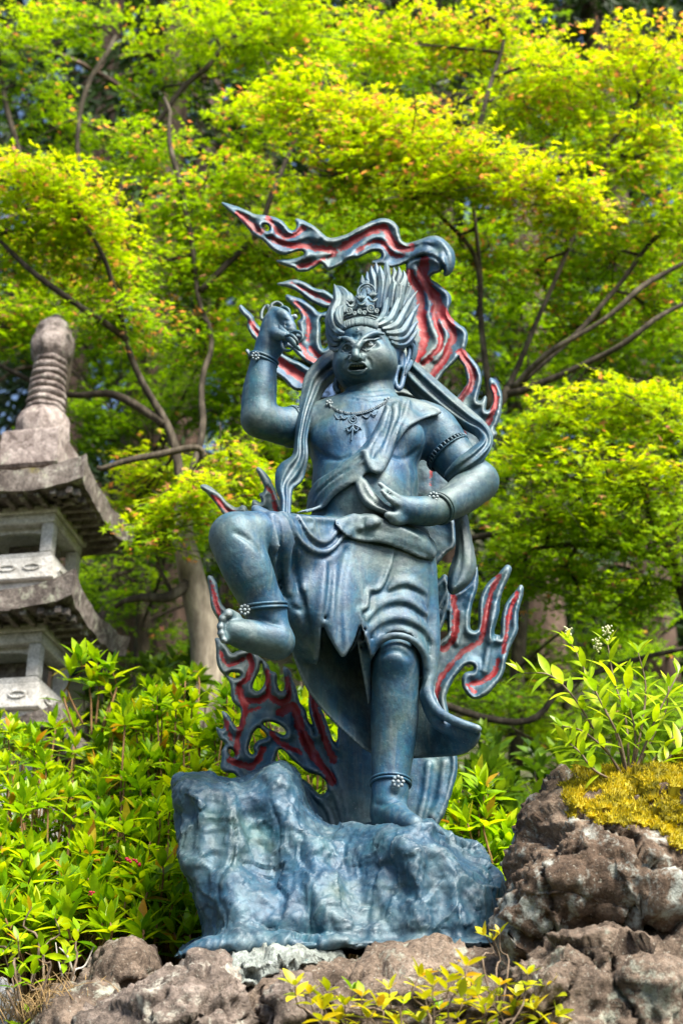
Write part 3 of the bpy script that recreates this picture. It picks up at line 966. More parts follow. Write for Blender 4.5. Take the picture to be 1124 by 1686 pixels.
sheet_ = zb([(605, 590), (610, 520), (700, 470), (850, 450), (940, 520), (945, 590), (900, 620), (860, 625), (830, 650), (850, 680), (900, 710), (950, 750), (1000, 790), (1022, 830), (1022, 900), (1000, 960), (1010, 1010), (1050, 1060), (1110, 1100)]) \
    + zc([(590, 40), (640, 75), (700, 110), (728, 160), (722, 230), (705, 310), (650, 375), (610, 430), (560, 480), (500, 540), (460, 600), (440, 640), (380, 700), (200, 640), (60, 500)]) + zb([(400, 1000), (480, 800), (580, 700)])
tend = zc([(595, 235), (640, 250), (690, 300), (720, 340), (770, 390), (830, 470), (862, 550), (860, 620), (840, 700), (815, 790), (850, 790), (870, 750), (890, 725), (908, 750), (905, 800), (890, 880), (930, 870), (950, 800), (950, 730), (920, 660), (917, 610), (930, 565), (970, 580), (1020, 640), (1050, 720), (1050, 800), (1035, 900), (1010, 990), (970, 1060), (1000, 1075), (1000, 1100), (980, 1124), (940, 1180), (800, 1300), (600, 1300), (450, 1100), (520, 860), (575, 770), (620, 760), (680, 690), (720, 620), (710, 540), (690, 470), (650, 420), (630, 370), (610, 300)])
trunk = [(560, 640), (690, 640), (735, 700), (765, 760), (778, 800), (772, 830), (745, 850), (735, 880), (718, 930), (705, 975), (712, 1010), (728, 1000), (736, 960), (745, 985), (730, 1030), (716, 1060), (722, 1100), (740, 1180), (753, 1250), (752, 1270), (745, 1300), (733, 1335), (722, 1358), (700, 1400), (520, 1400), (560, 1200), (560, 1000)]
rightf = zh([(100, 1450), (150, 1000), (230, 820), (280, 790), (320, 740), (310, 650), (310, 560), (330, 480), (340, 400), (450, 330), (520, 280), (560, 200), (590, 85), (602, 180), (600, 300), (580, 380), (550, 460), (530, 560), (520, 640), (525, 700), (550, 725), (590, 710), (605, 640), (602, 540), (605, 460), (625, 380), (660, 310), (720, 250), (790, 190), (830, 140), (870, 110), (905, 130), (905, 180), (870, 260), (830, 350), (800, 440), (800, 530), (775, 620), (750, 720), (745, 790), (765, 750), (790, 760), (808, 800), (805, 680), (820, 560), (840, 480), (890, 410), (950, 350), (985, 290), (1018, 310), (1020, 380), (990, 470), (970, 560), (970, 660), (970, 720), (930, 800), (890, 880), (860, 980), (850, 1080), (820, 1160), (760, 1240), (690, 1310), (600, 1360), (540, 1360), (490, 1310), (450, 1240), (448, 1160), (470, 1120), (510, 1098), (552, 1100), (565, 1060), (530, 1030), (480, 1045), (420, 1110), (360, 1190), (310, 1290), (290, 1420), (300, 1520), (200, 1600)])
leftlow = zf([(130, 55), (190, 60), (230, 110), (270, 160), (285, 200), (310, 200), (330, 180), (480, 150), (555, 240), (600, 270), (635, 320), (650, 370), (690, 370), (710, 400), (710, 480), (725, 540), (755, 565), (780, 530), (785, 470), (770, 400), (765, 315), (800, 335), (835, 370), (850, 440), (880, 510), (905, 590), (910, 640), (950, 690), (980, 740), (985, 800), (1010, 840), (1050, 890), (1062, 960), (1045, 880), (1020, 800), (1000, 720), (995, 600), (1005, 510), (1010, 440), (1090, 480)]) \
    + zg([(790, 90), (830, 170), (860, 250), (890, 340), (920, 390), (970, 415), (1010, 400), (1040, 360), (1060, 310), (1100, 200), (1300, 300), (1300, 1150), (850, 1150), (760, 960), (730, 905), (690, 810), (660, 760), (640, 690), (615, 605), (690, 650), (740, 705), (790, 760), (835, 750), (845, 700), (830, 650), (780, 610), (720, 595), (650, 560), (600, 510), (550, 450), (495, 415), (470, 480), (440, 640), (300, 720), (250, 690), (180, 640), (160, 600), (90, 590), (60, 560), (70, 500), (65, 430), (90, 390), (100, 380), (50, 350), (30, 300), (20, 250)]) \
    + zf([(180, 890), (215, 905), (215, 850), (200, 770), (195, 722), (250, 750), (280, 800), (310, 850), (330, 885), (360, 880), (365, 800), (370, 710), (320, 670), (285, 620), (280, 510), (250, 440), (215, 400), (170, 350), (150, 280), (148, 200), (140, 110)])
holes = [za([(460, 285), (490, 275), (525, 300), (530, 330), (500, 345), (470, 325)]),
         zf([(560, 265), (545, 360), (500, 450), (480, 520), (515, 560), (565, 525), (600, 450), (598, 400), (585, 370), (575, 310)]),
         zf([(235, 395), (300, 370), (365, 380), (380, 410), (345, 438), (290, 420)]),
         zg([(115, 412), (150, 425), (168, 465), (150, 485), (122, 460)]),
         zg([(340, 250), (300, 300), (275, 370), (265, 420), (285, 460), (318, 452), (300, 425), (297, 400), (320, 370), (360, 345), (408, 335), (380, 290)]),
         zg([(365, 225), (430, 215), (490, 235), (535, 268), (550, 300), (530, 322), (500, 305), (450, 280), (400, 260)])]
leftmid = [zd([(408, 38), (470, 22), (540, 8), (610, 3), (670, 20), (740, 60), (800, 85), (860, 90), (910, 120), (975, 170), (1060, 200), (1060, 300), (930, 260), (880, 268), (800, 235), (730, 200), (660, 140), (590, 95), (520, 70), (450, 58)]),
           zd([(505, 135), (560, 150), (640, 175), (710, 215), (770, 260), (815, 315), (920, 285), (1000, 280), (1000, 380), (910, 372), (825, 350), (830, 500), (822, 580), (850, 650), (880, 640), (905, 600), (885, 520), (868, 460), (905, 465), (960, 520), (1150, 700), (1000, 860), (800, 820), (680, 755), (620, 705), (560, 640), (500, 620), (440, 500), (560, 480), (640, 500), (630, 440), (607, 380), (640, 378), (655, 350), (620, 290), (560, 230), (510, 185)]),
           zd([(125, 650), (160, 640), (190, 690), (300, 640), (440, 630), (480, 690), (560, 740), (640, 760), (750, 830), (900, 880), (800, 1060), (680, 1035), (600, 1030), (550, 1000), (500, 940), (430, 890), (300, 820), (185, 745)]),
           zd([(75, 245), (90, 230), (150, 290), (200, 330), (220, 390), (280, 455), (400, 560), (420, 700), (300, 650), (240, 575), (200, 540), (160, 480), (150, 440), (155, 370), (110, 330), (80, 280)]),
           zd([(610, 1082), (660, 1075), (760, 1085), (760, 1130), (650, 1124)])]
knees = [ze([(45, 330), (90, 320), (160, 350), (230, 400), (280, 450), (320, 500), (370, 540), (410, 545), (440, 515), (480, 525), (492, 570), (560, 620), (700, 700), (380, 720), (270, 610), (220, 540), (170, 470), (120, 400), (70, 370)]),
         ze([(562, 165), (590, 160), (640, 195), (700, 270), (750, 370), (780, 450), (830, 560), (1100, 640), (900, 760), (600, 700), (540, 560), (528, 465), (560, 460), (615, 500), (620, 470), (585, 410), (640, 395), (650, 350), (620, 280), (585, 220)]),
         z4([(78, 700), (110, 705), (135, 740), (150, 800), (165, 880), (200, 910), (260, 960), (360, 1060), (300, 1160), (200, 1100), (150, 970), (110, 920), (95, 850), (90, 780)])]
mids = [z5([(500, 40), (690, 20), (700, 200), (640, 240), (590, 300), (545, 385), (500, 300)]), z5([(540, 430), (590, 390), (640, 335), (670, 430), (645, 480), (610, 550), (575, 600), (540, 560)])]
polys = [chaikin(p, 1) for p in [streamer, sheet_, tend, trunk, rightf, leftlow] + leftmid + knees + mids]
small_hole = [chaikin(h, 1) for h in holes]
# paint strokes (px, py rows, half width px)
RED = [(za([(230, 175), (300, 230), (370, 300), (440, 345)]), 6.5), (za([(510, 225), (560, 290), (620, 360), (700, 395), (770, 370), (830, 310)]), 5), (za([(540, 390), (620, 440), (720, 470), (850, 480), (980, 500), (1124, 520)]), 6),
       (za([(800, 665), (880, 650), (990, 620)]), 5), (zb([(0, 390), (100, 330), (220, 260), (320, 215), (410, 200), (450, 270), (500, 360), (590, 395), (660, 375)]), 6.5), (zb([(160, 410), (250, 350), (350, 320), (420, 370), (480, 440), (570, 460)]), 3.6), (za([(1000, 600), (1060, 590), (1124, 560)]), 3),
       (zb([(780, 500), (770, 580), (760, 640), (800, 720), (860, 820), (910, 920), (960, 1010), (1010, 1100)]), 10), (zb([(640, 610), (680, 700), (720, 780), (745, 900), (750, 1010), (760, 1124)]), 8), (zb([(860, 920), (870, 1000), (900, 1124)]), 5),
       (zc([(300, 0), (320, 120), (330, 230), (290, 340), (240, 410)]), 8), (zc([(420, 0), (450, 90), (480, 180), (470, 280), (400, 370), (320, 440)]), 6), (zc([(490, 0), (560, 100), (600, 190), (560, 260), (530, 370), (460, 470), (400, 545)]), 7),
       (zc([(665, 340), (720, 420), (765, 520), (770, 610), (730, 690), (660, 780), (600, 800)]), 7), (zc([(965, 660), (985, 750), (975, 850), (940, 940), (900, 1005)]), 5.5), (z5([(500, -70), (480, 30)]), 2), (Z3([(705, 400), (700, 450), (698, 500)]), 2), (zc([(540, 970), (600, 1020), (690, 1085)]), 5),
       (zh([(790, 220), (740, 320), (700, 430), (680, 540), (650, 680), (620, 820), (480, 900), (370, 1010), (270, 1140), (220, 1280), (200, 1400)]), 5.5), (zh([(375, 410), (380, 500), (400, 560), (395, 680), (370, 800), (320, 860), (270, 890)]), 6), (zh([(960, 370), (910, 500), (880, 620), (860, 760), (835, 920)]), 4.5),
       (zh([(785, 1000), (740, 1120), (640, 1190), (520, 1220)]), 5), (zh([(500, 1220), (570, 1290)]), 4),
       (zf([(190, 190), (215, 260), (265, 310), (330, 290), (390, 250)]), 4), (zf([(450, 220), (470, 310), (440, 420), (360, 500), (380, 620), (420, 720), (390, 830), (360, 930), (340, 1050), (330, 1124)]), 6), (zf([(440, 640), (540, 640), (620, 580), (625, 480), (610, 370)]), 6), (zf([(620, 580), (700, 640), (770, 650), (820, 600), (810, 500), (800, 430)]), 6), (zf([(265, 320), (268, 390)]), 1.6),
       (zf([(740, 750), (850, 690), (900, 800), (950, 950), (1040, 1110)]), 8), (zf([(230, 820), (260, 920), (290, 1000)]), 4.5), (zf([(660, 940), (740, 1030), (860, 1090), (930, 1124)]), 4.5), (zg([(730, 30), (770, 170), (810, 280), (850, 400), (890, 510)]), 7), (zg([(640, 250), (700, 400), (780, 510), (850, 590), (885, 660)]), 8), (zg([(130, 500), (200, 530), (280, 550), (350, 480), (370, 420)]), 6), (zg([(190, 250), (190, 380)]), 4), (zg([(520, 370), (650, 450)]), 4), (zf([(540, 700), (440, 740)]), 4),
       (zd([(590, 210), (650, 270), (690, 330), (720, 420), (710, 560)]), 4.5), (zd([(590, 550), (650, 620), (720, 720), (800, 770)]), 4.5), (zd([(740, 640), (830, 730), (900, 740)]), 4.5), (zd([(560, 30), (650, 80), (750, 130), (830, 170), (920, 210)]), 3), (zd([(440, 740), (520, 810), (620, 890), (700, 940)]), 9), (zd([(180, 390), (220, 450), (250, 510)]), 4.5),
       (ze([(170, 430), (230, 480), (290, 550), (370, 590)]), 4.5), (ze([(670, 350), (710, 390), (730, 450)]), 4), (ze([(740, 500), (755, 580)]), 4), (z4([(100, 745), (125, 830), (145, 910), (160, 960)]), 4)]
RIDGE = [zb([(690, 575), (740, 680), (800, 780), (830, 900), (810, 1000), (850, 1124)]), zc([(360, 0), (400, 110), (450, 220), (420, 300), (320, 400)]), zc([(480, 60), (530, 180), (500, 300), (420, 400)]), za([(430, 260), (500, 330), (600, 400), (720, 430), (880, 380), (960, 410)]), za([(850, 570), (960, 560), (1080, 540)]),
         zb([(60, 460), (180, 370), (300, 290), (400, 290), (470, 390), (560, 430), (680, 420), (800, 380)]), zh([(740, 480), (720, 620), (700, 800), (680, 1000), (660, 1090)]), zh([(430, 560), (420, 700), (400, 830)]), zg([(760, 480), (860, 650), (930, 800), (970, 1000)]), zg([(900, 540), (960, 720), (1010, 1000)]), zg([(780, 780), (860, 880), (900, 1010)]),
         zg([(640, 300), (700, 500), (800, 640)]), z7([(620, 520), (600, 700), (560, 860)]), z7([(720, 500), (690, 700), (640, 840)]), zb([(900, 300), (980, 400), (1000, 500), (980, 600)]), zb([(800, 330), (900, 340), (950, 430), (960, 520)])]
halo = Clay.frame(352, 870, 325, 1405, 0.085, 0.26, 0.0042)
YF = 0.17
mk = Mask2(polys, small_hole, pad=26)
sl, g = halo.box(halo.lo, halo.lo + halo.h * halo.n)
px, py, dep = halo._pix(g)
d2 = mk(px, py) * dep / FPX
din = np.maximum(-d2, 0)
front = np.interp(din, [0, 0.004, 0.009, 0.015, 0.026, 0.05], [0.004, 0.0165, 0.020, 0.014, 0.007, 0.006])
back = np.interp(din, [0, 0.008], [0.007, 0.014])
# relief fields in picture coordinates, evaluated on a raster
gx, gy = np.meshgrid(np.arange(340, 890, 1.0), np.arange(315, 1420, 1.0), indexing='ij')
redf = np.zeros(gx.shape, np.float32); rid = np.zeros(gx.shape, np.float32)
def window(pts, pad):
    p = np.asarray(pts)
    a = np.maximum((p.min(0) - pad - (340, 315)).astype(int), 0); b = (p.max(0) + pad - (340, 315)).astype(int)
    return (slice(a[0], b[0]), slice(a[1], b[1]))
for pts, w in RED:
    s_ = spline(pts, 4); ww = window(s_, 26)
    redf[ww] = np.maximum(redf[ww], np.clip(0.5 + (0.95 * w - polyline_dist(gx[ww], gy[ww], s_)) / 7.0, 0, 1))
for pts in RIDGE:
    s_ = spline(pts, 4); ww = window(s_, 20)
    rid[ww] = np.maximum(rid[ww], np.clip(1 - polyline_dist(gx[ww], gy[ww], s_) / 7.0, 0, 1))
def pick(fld, px, py):
    i = np.clip((px - 340), 0, fld.shape[0] - 2); j = np.clip((py - 315), 0, fld.shape[1] - 2)
    a, b = i.astype(int), j.astype(int); fu, fv = i - a, j - b
    return (fld[a, b] * (1 - fu) + fld[a + 1, b] * fu) * (1 - fv) + (fld[a, b + 1] * (1 - fu) + fld[a + 1, b + 1] * fu) * fv
front = front + 0.011 * np.sqrt(pick(rid, px, py)) * np.clip(din / 0.01, 0, 1) - 0.005 * pick(redf, px, py)
# the crest of the streamer rolls forward
roll = np.exp(-(((px - 727) / 34) ** 2 + ((py - 425) / 34) ** 2))
front = front + 0.05 * roll
yc = YF - 0.02 * np.exp(-((py - 380) / 60.0) ** 2)
dy = g[1] - yc
halo.F[sl] = np.maximum(d2, np.maximum(-dy - front, dy - back) * 0.85).astype(np.float32)
V, Q = halo.mesh(2)
vx, vy, _ = proj(V)
Nn = vnormals(V, Q)
red = pick(redf, vx, vy) * (Nn[:, 1] < -0.25)
V = V + Nn * (0.0016 * fbm(V, 28, 3, 5))[:, None]
obj('flame_halo', V, Q, M_FLAME, statue, attrs={'red': red})
del halo, px, py, dep, d2, din, front, back, dy, roll

# ---- head ----------------------------------------------------------
head = Clay.frame(528, 690, 505, 668, -0.21, 0.10, 0.0019)
head.egg(604, 574, -0.030, 55, 54, 0.098, 0.0)                       # skull
head.egg(600, 600, -0.060, 53, 43, 0.088, 0.030)                      # face and jaw
head.egg(592, 619, -0.075, 34, 21, 0.066, 0.022)                      # chin
head.egg(572, 601, -0.100, 19, 17, 0.036, 0.020)                      # cheeks
head.egg(624, 600, -0.085, 27, 24, 0.050, 0.022)
head.egg(592, 554, -0.100, 36, 17, 0.036, 0.022)                      # brow
head.limb([(607, 600, -0.03, 40), (609, 640, -0.03, 39), (611, 668, -0.025, 42)], 0.012)
# eye sockets, brows, nose
head.stroke([(563, 573), (571, 574), (580, 572)], 6.5, 0.008, 'sub', lift=0.002, taper=False)
head.stroke([(597, 570), (606, 568), (617, 565)], 7.0, 0.008, 'sub', lift=0.002, taper=False)
head.stroke([(585, 571), (579, 564), (571, 558), (561, 556)], [5.4, 5.6, 4.6, 2.6], 0.003, lift=0.009, taper=False)
head.stroke([(588, 571), (595, 562), (605, 554), (617, 549), (631, 550)], [5.6, 6.2, 5.6, 4.4, 2.4], 0.003, lift=0.009, taper=False)
Yn = float(head.hit([586], [592])[0])
head.limb([(586, 562, Yn + 0.004, 5.0), (585.5, 574, Yn - 0.008, 5.8), (585, 582, Yn - 0.017, 6.6), (585.5, 587, Yn - 0.019, 7.0)], 0.007)
head.limb([(577, 589, Yn - 0.002, 6.2), (578, 592, Yn - 0.004, 5.2)], 0.004)
head.limb([(596, 588, Yn - 0.004, 7.0), (595, 591, Yn - 0.006, 5.2)], 0.004)
for x, y in ((580.5, 594), (591.5, 593.5)):
    head.ball(x, y, Yn - 0.012, 3.4, 0.002, 'sub')
# eyeballs and lids
for ex, ey, r in ((571.3, 573.0, 7.6), (606.3, 567.8, 8.6)):
    Ye = float(head.hit([ex], [ey])[0])
    head.ball(ex, ey, Ye + 0.0065, r, 0.001)
for pts, r in ([[(562, 575), (566, 568.5), (572, 566), (580, 571)], 1.5], [[(562, 575), (567, 580.5), (574, 580), (581, 577)], 1.1],
               [[(595, 572), (600, 562.5), (607, 559.5), (616, 559), (627, 556)], 1.7], [[(595, 573), (600, 576.5), (608, 575.5), (619, 566)], 1.1]):
    head.stroke(pts, r, 0.0012, lift=0.0035, n=4)
for pts in ([(562, 565.5), (569, 562.5), (577, 564)], [(598, 559.5), (607, 556.6), (618, 557)]):
    head.stroke(pts, 1.1, 0.002, 'sub', n=4)
for ex, ey in ((571.4, 573.3), (604.9, 568.0)):
    head.stroke([(ex + 3.3 * math.cos(a), ey + 3.3 * math.sin(a)) for a in np.linspace(0, 6.283, 9)], 0.95, 0.001, 'sub', n=3, taper=False, lift=-0.0005)
    head.stroke([(ex - .3, ey), (ex + .3, ey)], 1.4, 0.001, 'sub', taper=False)
# frown, mouth, smile lines
for pts in ([(586, 552), (588, 558), (587, 563)], [(580, 553), (584, 557)], [(593, 551), (591, 556)], [(575, 586), (569, 594), (567, 604)], [(602, 587), (609, 595), (611, 606)]):
    head.stroke(pts, 2.3, 0.005, 'sub')
head.egg(588, 605, float(head.hit([588], [605])[0]) + 0.004, 18, 11, 0.016, 0.010)
head.stroke([(574, 608), (580, 605), (588, 604), (596, 604), (602, 605)], [3.0, 4.8, 5.4, 4.8, 2.8], 0.002, 'sub', taper=False)
Yq = float(head.hit([588], [605])[0])
head.egg(588, 605.5, Yq + .002, 14, 5.6, .022, .002, 'sub', roll=-.08)
head.stroke([(573, 604), (577, 599), (583, 598), (588, 599), (594, 597), (599, 598), (603, 602)], [1.4, 1.8, 1.9, 1.8, 1.9, 1.8, 1.4], 0.002, lift=0.002, on=None, taper=False)
head.stroke([(573, 610), (579, 614), (588, 615), (597, 613), (603, 607)], [1.4, 2.0, 2.2, 2.0, 1.4], 0.002, lift=0.002, taper=False)
Ym = float(np.nanmin(head.hit([580, 596], [612, 611])))
for x in (578, 582, 586, 590, 594, 598):
    head.ball(x, 601.5 - abs(588 - x) * 0.03, Ym + 0.008, 2.0, 0.001)
head.stroke([(578, 618), (588, 620), (600, 617)], 1.8, 0.008, 'sub')
head.stroke([(566, 628), (584, 641), (606, 642), (630, 630)], 2.0, 0.009, 'sub')
head.stroke([(587, 540), (589.5, 543), (587.5, 546), (586, 543.5)], 1.0, 0.002, lift=0.001, n=4)
# ears
head.limb([(655, 592, -0.025, 4.0), (655, 578, -0.025, 4.0), (661, 570, -0.02, 4.0), (670, 569, -0.012, 3.8), (673, 582, -0.008, 3.8), (669, 600, -0.012, 4.2), (664, 620, -0.02, 4.4), (660, 636, -0.03, 4.4), (655, 640, -0.035, 4.4), (651, 630, -0.035, 3.8), (652, 616, -0.03, 3.6), (656, 604, -0.028, 3.4)], 0.003)
head.limb([(660, 585, -0.015, 7), (660, 605, -0.015, 7)], 0.004)
head.limb([(556, 622, -0.01, 5), (552, 636, -0.012, 5), (556, 645, -0.02, 5)], 0.003)
EYES = [(571.3, 573.0, 6.2), (606.3, 567.9, 7.2)]
eyeY = [float(head.hit([x], [y])[0]) for x, y, r in EYES]
V, Q = head.mesh(1)
headob = obj('head', V, Q, M_BRONZE, statue)
m_eye, nt_, b_ = new_mat('eye_painted_light'); b_.inputs['Base Color'].default_value = (.24, .28, .29, 1); b_.inputs['Roughness'].default_value = .4  # paler than the patina: the light on the eyeballs is painted in
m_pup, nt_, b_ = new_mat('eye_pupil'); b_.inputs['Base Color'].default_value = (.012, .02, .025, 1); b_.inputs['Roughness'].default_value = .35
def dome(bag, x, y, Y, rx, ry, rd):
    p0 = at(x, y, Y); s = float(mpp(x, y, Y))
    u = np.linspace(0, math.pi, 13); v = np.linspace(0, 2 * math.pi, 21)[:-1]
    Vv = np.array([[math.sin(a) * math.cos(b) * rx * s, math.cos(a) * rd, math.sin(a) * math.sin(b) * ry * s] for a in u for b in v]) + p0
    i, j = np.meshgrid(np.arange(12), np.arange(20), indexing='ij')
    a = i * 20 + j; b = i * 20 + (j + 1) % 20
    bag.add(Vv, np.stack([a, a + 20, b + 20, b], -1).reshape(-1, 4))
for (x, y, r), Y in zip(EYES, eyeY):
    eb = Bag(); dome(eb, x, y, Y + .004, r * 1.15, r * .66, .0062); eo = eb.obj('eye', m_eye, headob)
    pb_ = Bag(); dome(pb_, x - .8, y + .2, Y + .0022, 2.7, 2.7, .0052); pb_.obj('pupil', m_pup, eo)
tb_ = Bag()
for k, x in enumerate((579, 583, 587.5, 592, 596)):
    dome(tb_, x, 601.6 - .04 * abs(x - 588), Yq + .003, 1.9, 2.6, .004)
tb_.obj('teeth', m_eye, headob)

# ---- hair: combed, flaring locks ------------------------------------
def lock(bag, rows, sides=18, n=7, ridges=6, ph=0.0, hug=True, deep=0.20):
    q = spline(rows, n)
    s_ = np.array([float(mpp(x, y, Y)) for x, y, Y in q[:, :3]])
    if hug:                                        # lie on the skull, never under it
        Yh = head.hit(q[:, 0], q[:, 1])
        lim = np.where(np.isnan(Yh), 9.0, Yh - 0.25 * q[:, 3] * s_)
        Y = np.minimum(q[:, 2], lim)
        Yp = np.pad(Y, 2, mode='edge'); q[:, 2] = np.minimum(np.convolve(Yp, np.ones(5) / 5, 'valid'), lim)
    P = at(q[:, 0], q[:, 1], q[:, 2])
    R = np.maximum(q[:, 3], 0.25) * s_
    V, Q, T = sweep(P, R, sides, prof=lambda th: 1 + deep * np.cos(ridges * th + ph), twist=0.35)
    bag.add(V, Q, T)
hb = Bag()
V, Q, T = ptube([(596, 528, 0.02, 30), (612, 515, 0.03, 38), (626, 530, 0.04, 40), (634, 555, 0.04, 34), (640, 580, 0.04, 26)], 30, 6, prof=lambda th: 1 + .05 * np.cos(15 * th))
hb.add(V, Q, T)
# upright plume on the crown of the head
for i, (x, y, dy, bx) in enumerate([(596, 453, -.02, 600), (604, 447, .02, 606), (611, 437.6, -.03, 612), (618.5, 432, .01, 618), (625, 437.6, -.04, 622), (634.5, 429.6, .0, 628), (637.7, 447, -.045, 630), (648, 440, .02, 638), (656, 439, -.01, 644), (664, 445, -.03, 650), (646, 455, -.055, 640), (668, 458, .0, 656), (655, 462, -.06, 650)]):
    lock(hb, [(bx + 2, 512, dy, 7), (bx + 5, 492, dy, 8.5), (bx * .62 + x * .38 + 6, 472, dy, 7.6), (x + 1.5, y + 14, dy, 5.2), (x, y, dy - .004, .5)], ph=i, hug=False)
# fan off the right temple
fan = [[(614, 534, -.09, 3), (625, 527, -.09, 5), (632, 516, -.085, 5.5), (635, 501, -.08, 4.5), (638.5, 489, -.078, .5)],
       [(620, 537, -.09, 3), (632, 533, -.09, 6), (642, 526, -.085, 7), (649, 512, -.075, 6.5), (657, 492, -.065, 4.5), (665.7, 475, -.06, .5)],
       [(628, 542, -.085, 3), (640, 541, -.085, 6), (652, 535, -.075, 7), (662, 518, -.06, 6), (674, 497, -.05, 4.5), (686.6, 479, -.045, .5)],
       [(634, 548, -.08, 3), (647, 550, -.08, 6), (660, 547, -.065, 7), (670, 533, -.05, 6), (677, 520, -.045, 4), (681.8, 511, -.042, .5)],
       [(639, 556, -.075, 3), (650, 560, -.07, 5.5), (663, 557, -.055, 6.5), (674, 546, -.04, 5), (682, 535, -.032, 3), (688, 529, -.03, .5)],
       [(643, 563, -.065, 3), (653, 568, -.06, 5), (665, 566, -.045, 6), (676, 557, -.03, 5), (683, 548, -.02, 3), (687, 542, -.02, .5)],
       [(660, 566, -.035, 4), (671, 565, -.02, 5), (678, 572, -.005, 5), (678, 588, .005, 5), (672, 604, .01, 4), (666, 618, .012, 1)],
       [(668, 560, -.02, 4), (678, 562, .0, 5), (683, 572, .01, 4.5), (681, 588, .015, 4), (676, 604, .02, 1)],
       [(640, 535, -.05, 5), (655, 520, -.04, 6), (664, 500, -.03, 5.5), (672, 484, -.025, 4), (677, 470, -.02, .5)],
       [(630, 528, -.06, 5), (645, 512, -.05, 6), (650, 494, -.045, 5), (655, 476, -.04, .5)],
       [(650, 548, -.03, 6), (668, 532, -.015, 6), (680, 515, -.01, 4), (690, 500, -.005, .5)]]
for i, f in enumerate(fan):
    lock(hb, f, ph=i * .7)
# short bristles under the crown band
for i, x0 in enumerate(np.linspace(569, 620, 34)):
    y0 = 535.5 + 6.5 * ((x0 - 594) / 26) ** 2
    Yh = float(np.nan_to_num(head.hit([x0], [y0 + 1])[0], nan=-0.09))
    k = (x0 - 594) / 26
    lock(hb, [(x0, y0, Yh, .9), (x0 + k, y0 - 4, Yh - .003, 1.25), (x0 + 2.5 * k, y0 - 12, Yh, 1.2)], sides=8, ridges=2, ph=i, n=4)
# left-hand fall, rolling up into two flame tips
left = [[(571, 541, -.10, 3), (563, 537, -.10, 5.5), (557, 526, -.09, 7.5), (558, 512, -.08, 6.5), (566.5, 502, -.075, .6)],
        [(566, 549, -.098, 3), (557, 547, -.09, 6), (550, 535, -.08, 8), (549, 517, -.07, 8.5), (556, 500, -.06, 8), (555, 484, -.05, 6.5), (550, 468, -.045, .7)],
        [(561, 558, -.088, 3), (552, 556, -.075, 6), (546, 545, -.065, 7.5), (544, 528, -.055, 8), (548, 510, -.045, 7), (553, 494, -.04, 5)],
        [(558, 567, -.078, 3), (549, 565, -.065, 5.5), (543.5, 553, -.055, 6.5), (542, 538, -.045, 6), (544, 522, -.04, 4)],
        [(556, 577, -.065, 3), (549, 574, -.05, 5), (545, 564, -.04, 5), (543, 552, -.035, 4)],
        [(568, 520, -.06, 8), (568, 504, -.05, 9), (570, 490, -.04, 8), (562, 478, -.03, 6), (553, 470, -.03, .7)],
        [(574, 516, -.06, 7), (576, 500, -.05, 7), (576, 488, -.04, 5), (572, 480, -.035, .8)]]
for i, r in enumerate(left):
    lock(hb, r, ph=i * 1.1)
hb.obj('hair', M_HAIR, statue)
rng = np.random.default_rng(4)

# ---- crown ----------------------------------------------------------
cb = Bag()
band = lambda y, Yo, r: [(567, y + 4, -0.09 + Yo, r), (574, y + 1, -0.112 + Yo, r), (588, y - 2, -0.126 + Yo, r), (604, y - 3, -0.122 + Yo, r), (614, y - 1, -0.11 + Yo, r), (621, y + 2, -0.09 + Yo, r)]
for y, Yo, r in ((526, 0.0, 1.8), (521.5, 0.002, 1.5), (517, 0.006, 2.4), (511, 0.012, 1.4)):
    bq = spline(band(y, Yo, r), 6); hh = head.hit(bq[:, 0], bq[:, 1]); bq[:, 2] = np.minimum(bq[:, 2], np.where(np.isnan(hh), 9, hh - .004))
    cb.add(*ptube(bq, 8, 1))
cb.obj('crown', M_HAIR, statue)
def ring(bag, cx, cy, Y, R, r, n=20, a0=0.0, a1=2 * math.pi, sq=1.0):
    t = np.linspace(a0, a1, n)
    bag.add(*ptube([(cx + R * math.cos(a), cy + R * sq * math.sin(a), Y, r) for a in t], 7, 2))
def spiral(bag, cx, cy, Y, R, r, turns=1.6, a0=0.0, flip=1):
    t = np.linspace(0, 1, 16)
    bag.add(*ptube([(cx + flip * R * (1 - .8 * u) * math.cos(a0 + turns * 6.283 * u), cy + R * (1 - .8 * u) * math.sin(a0 + turns * 6.283 * u), Y, r * (1 - .3 * u)) for u in t], 6, 2))
crown = bpy.data.objects['crown']
ob = Bag(); ring(ob, 603, 482, -0.105, 14.5, 1.6, a0=2.6, a1=6.9, n=18)
ring(ob, 603, 484, -0.103, 12, 1.0, a0=3.0, a1=6.4, n=14); ob.add(*ptube([(604, 464, -.09, 1.2), (604, 478, -.093, 1.6), (605, 486, -.095, 2.2)], 7))
ob.obj('crown_arch', M_HAIR, crown)
for x, y, R, fl in ((610.5, 508, 7.5, 1), (574, 512, 6.0, -1), (592, 513, 4, 1), (583, 516, 3.4, -1), (600, 515, 3.4, 1), (620, 512, 4, 1)):
    s_ = Bag(); spiral(s_, x, y, -0.128 if x < 612 else -0.108, R, 1.8, 1.6, 1.0, fl); s_.obj('crown_scroll', M_HAIR, crown)
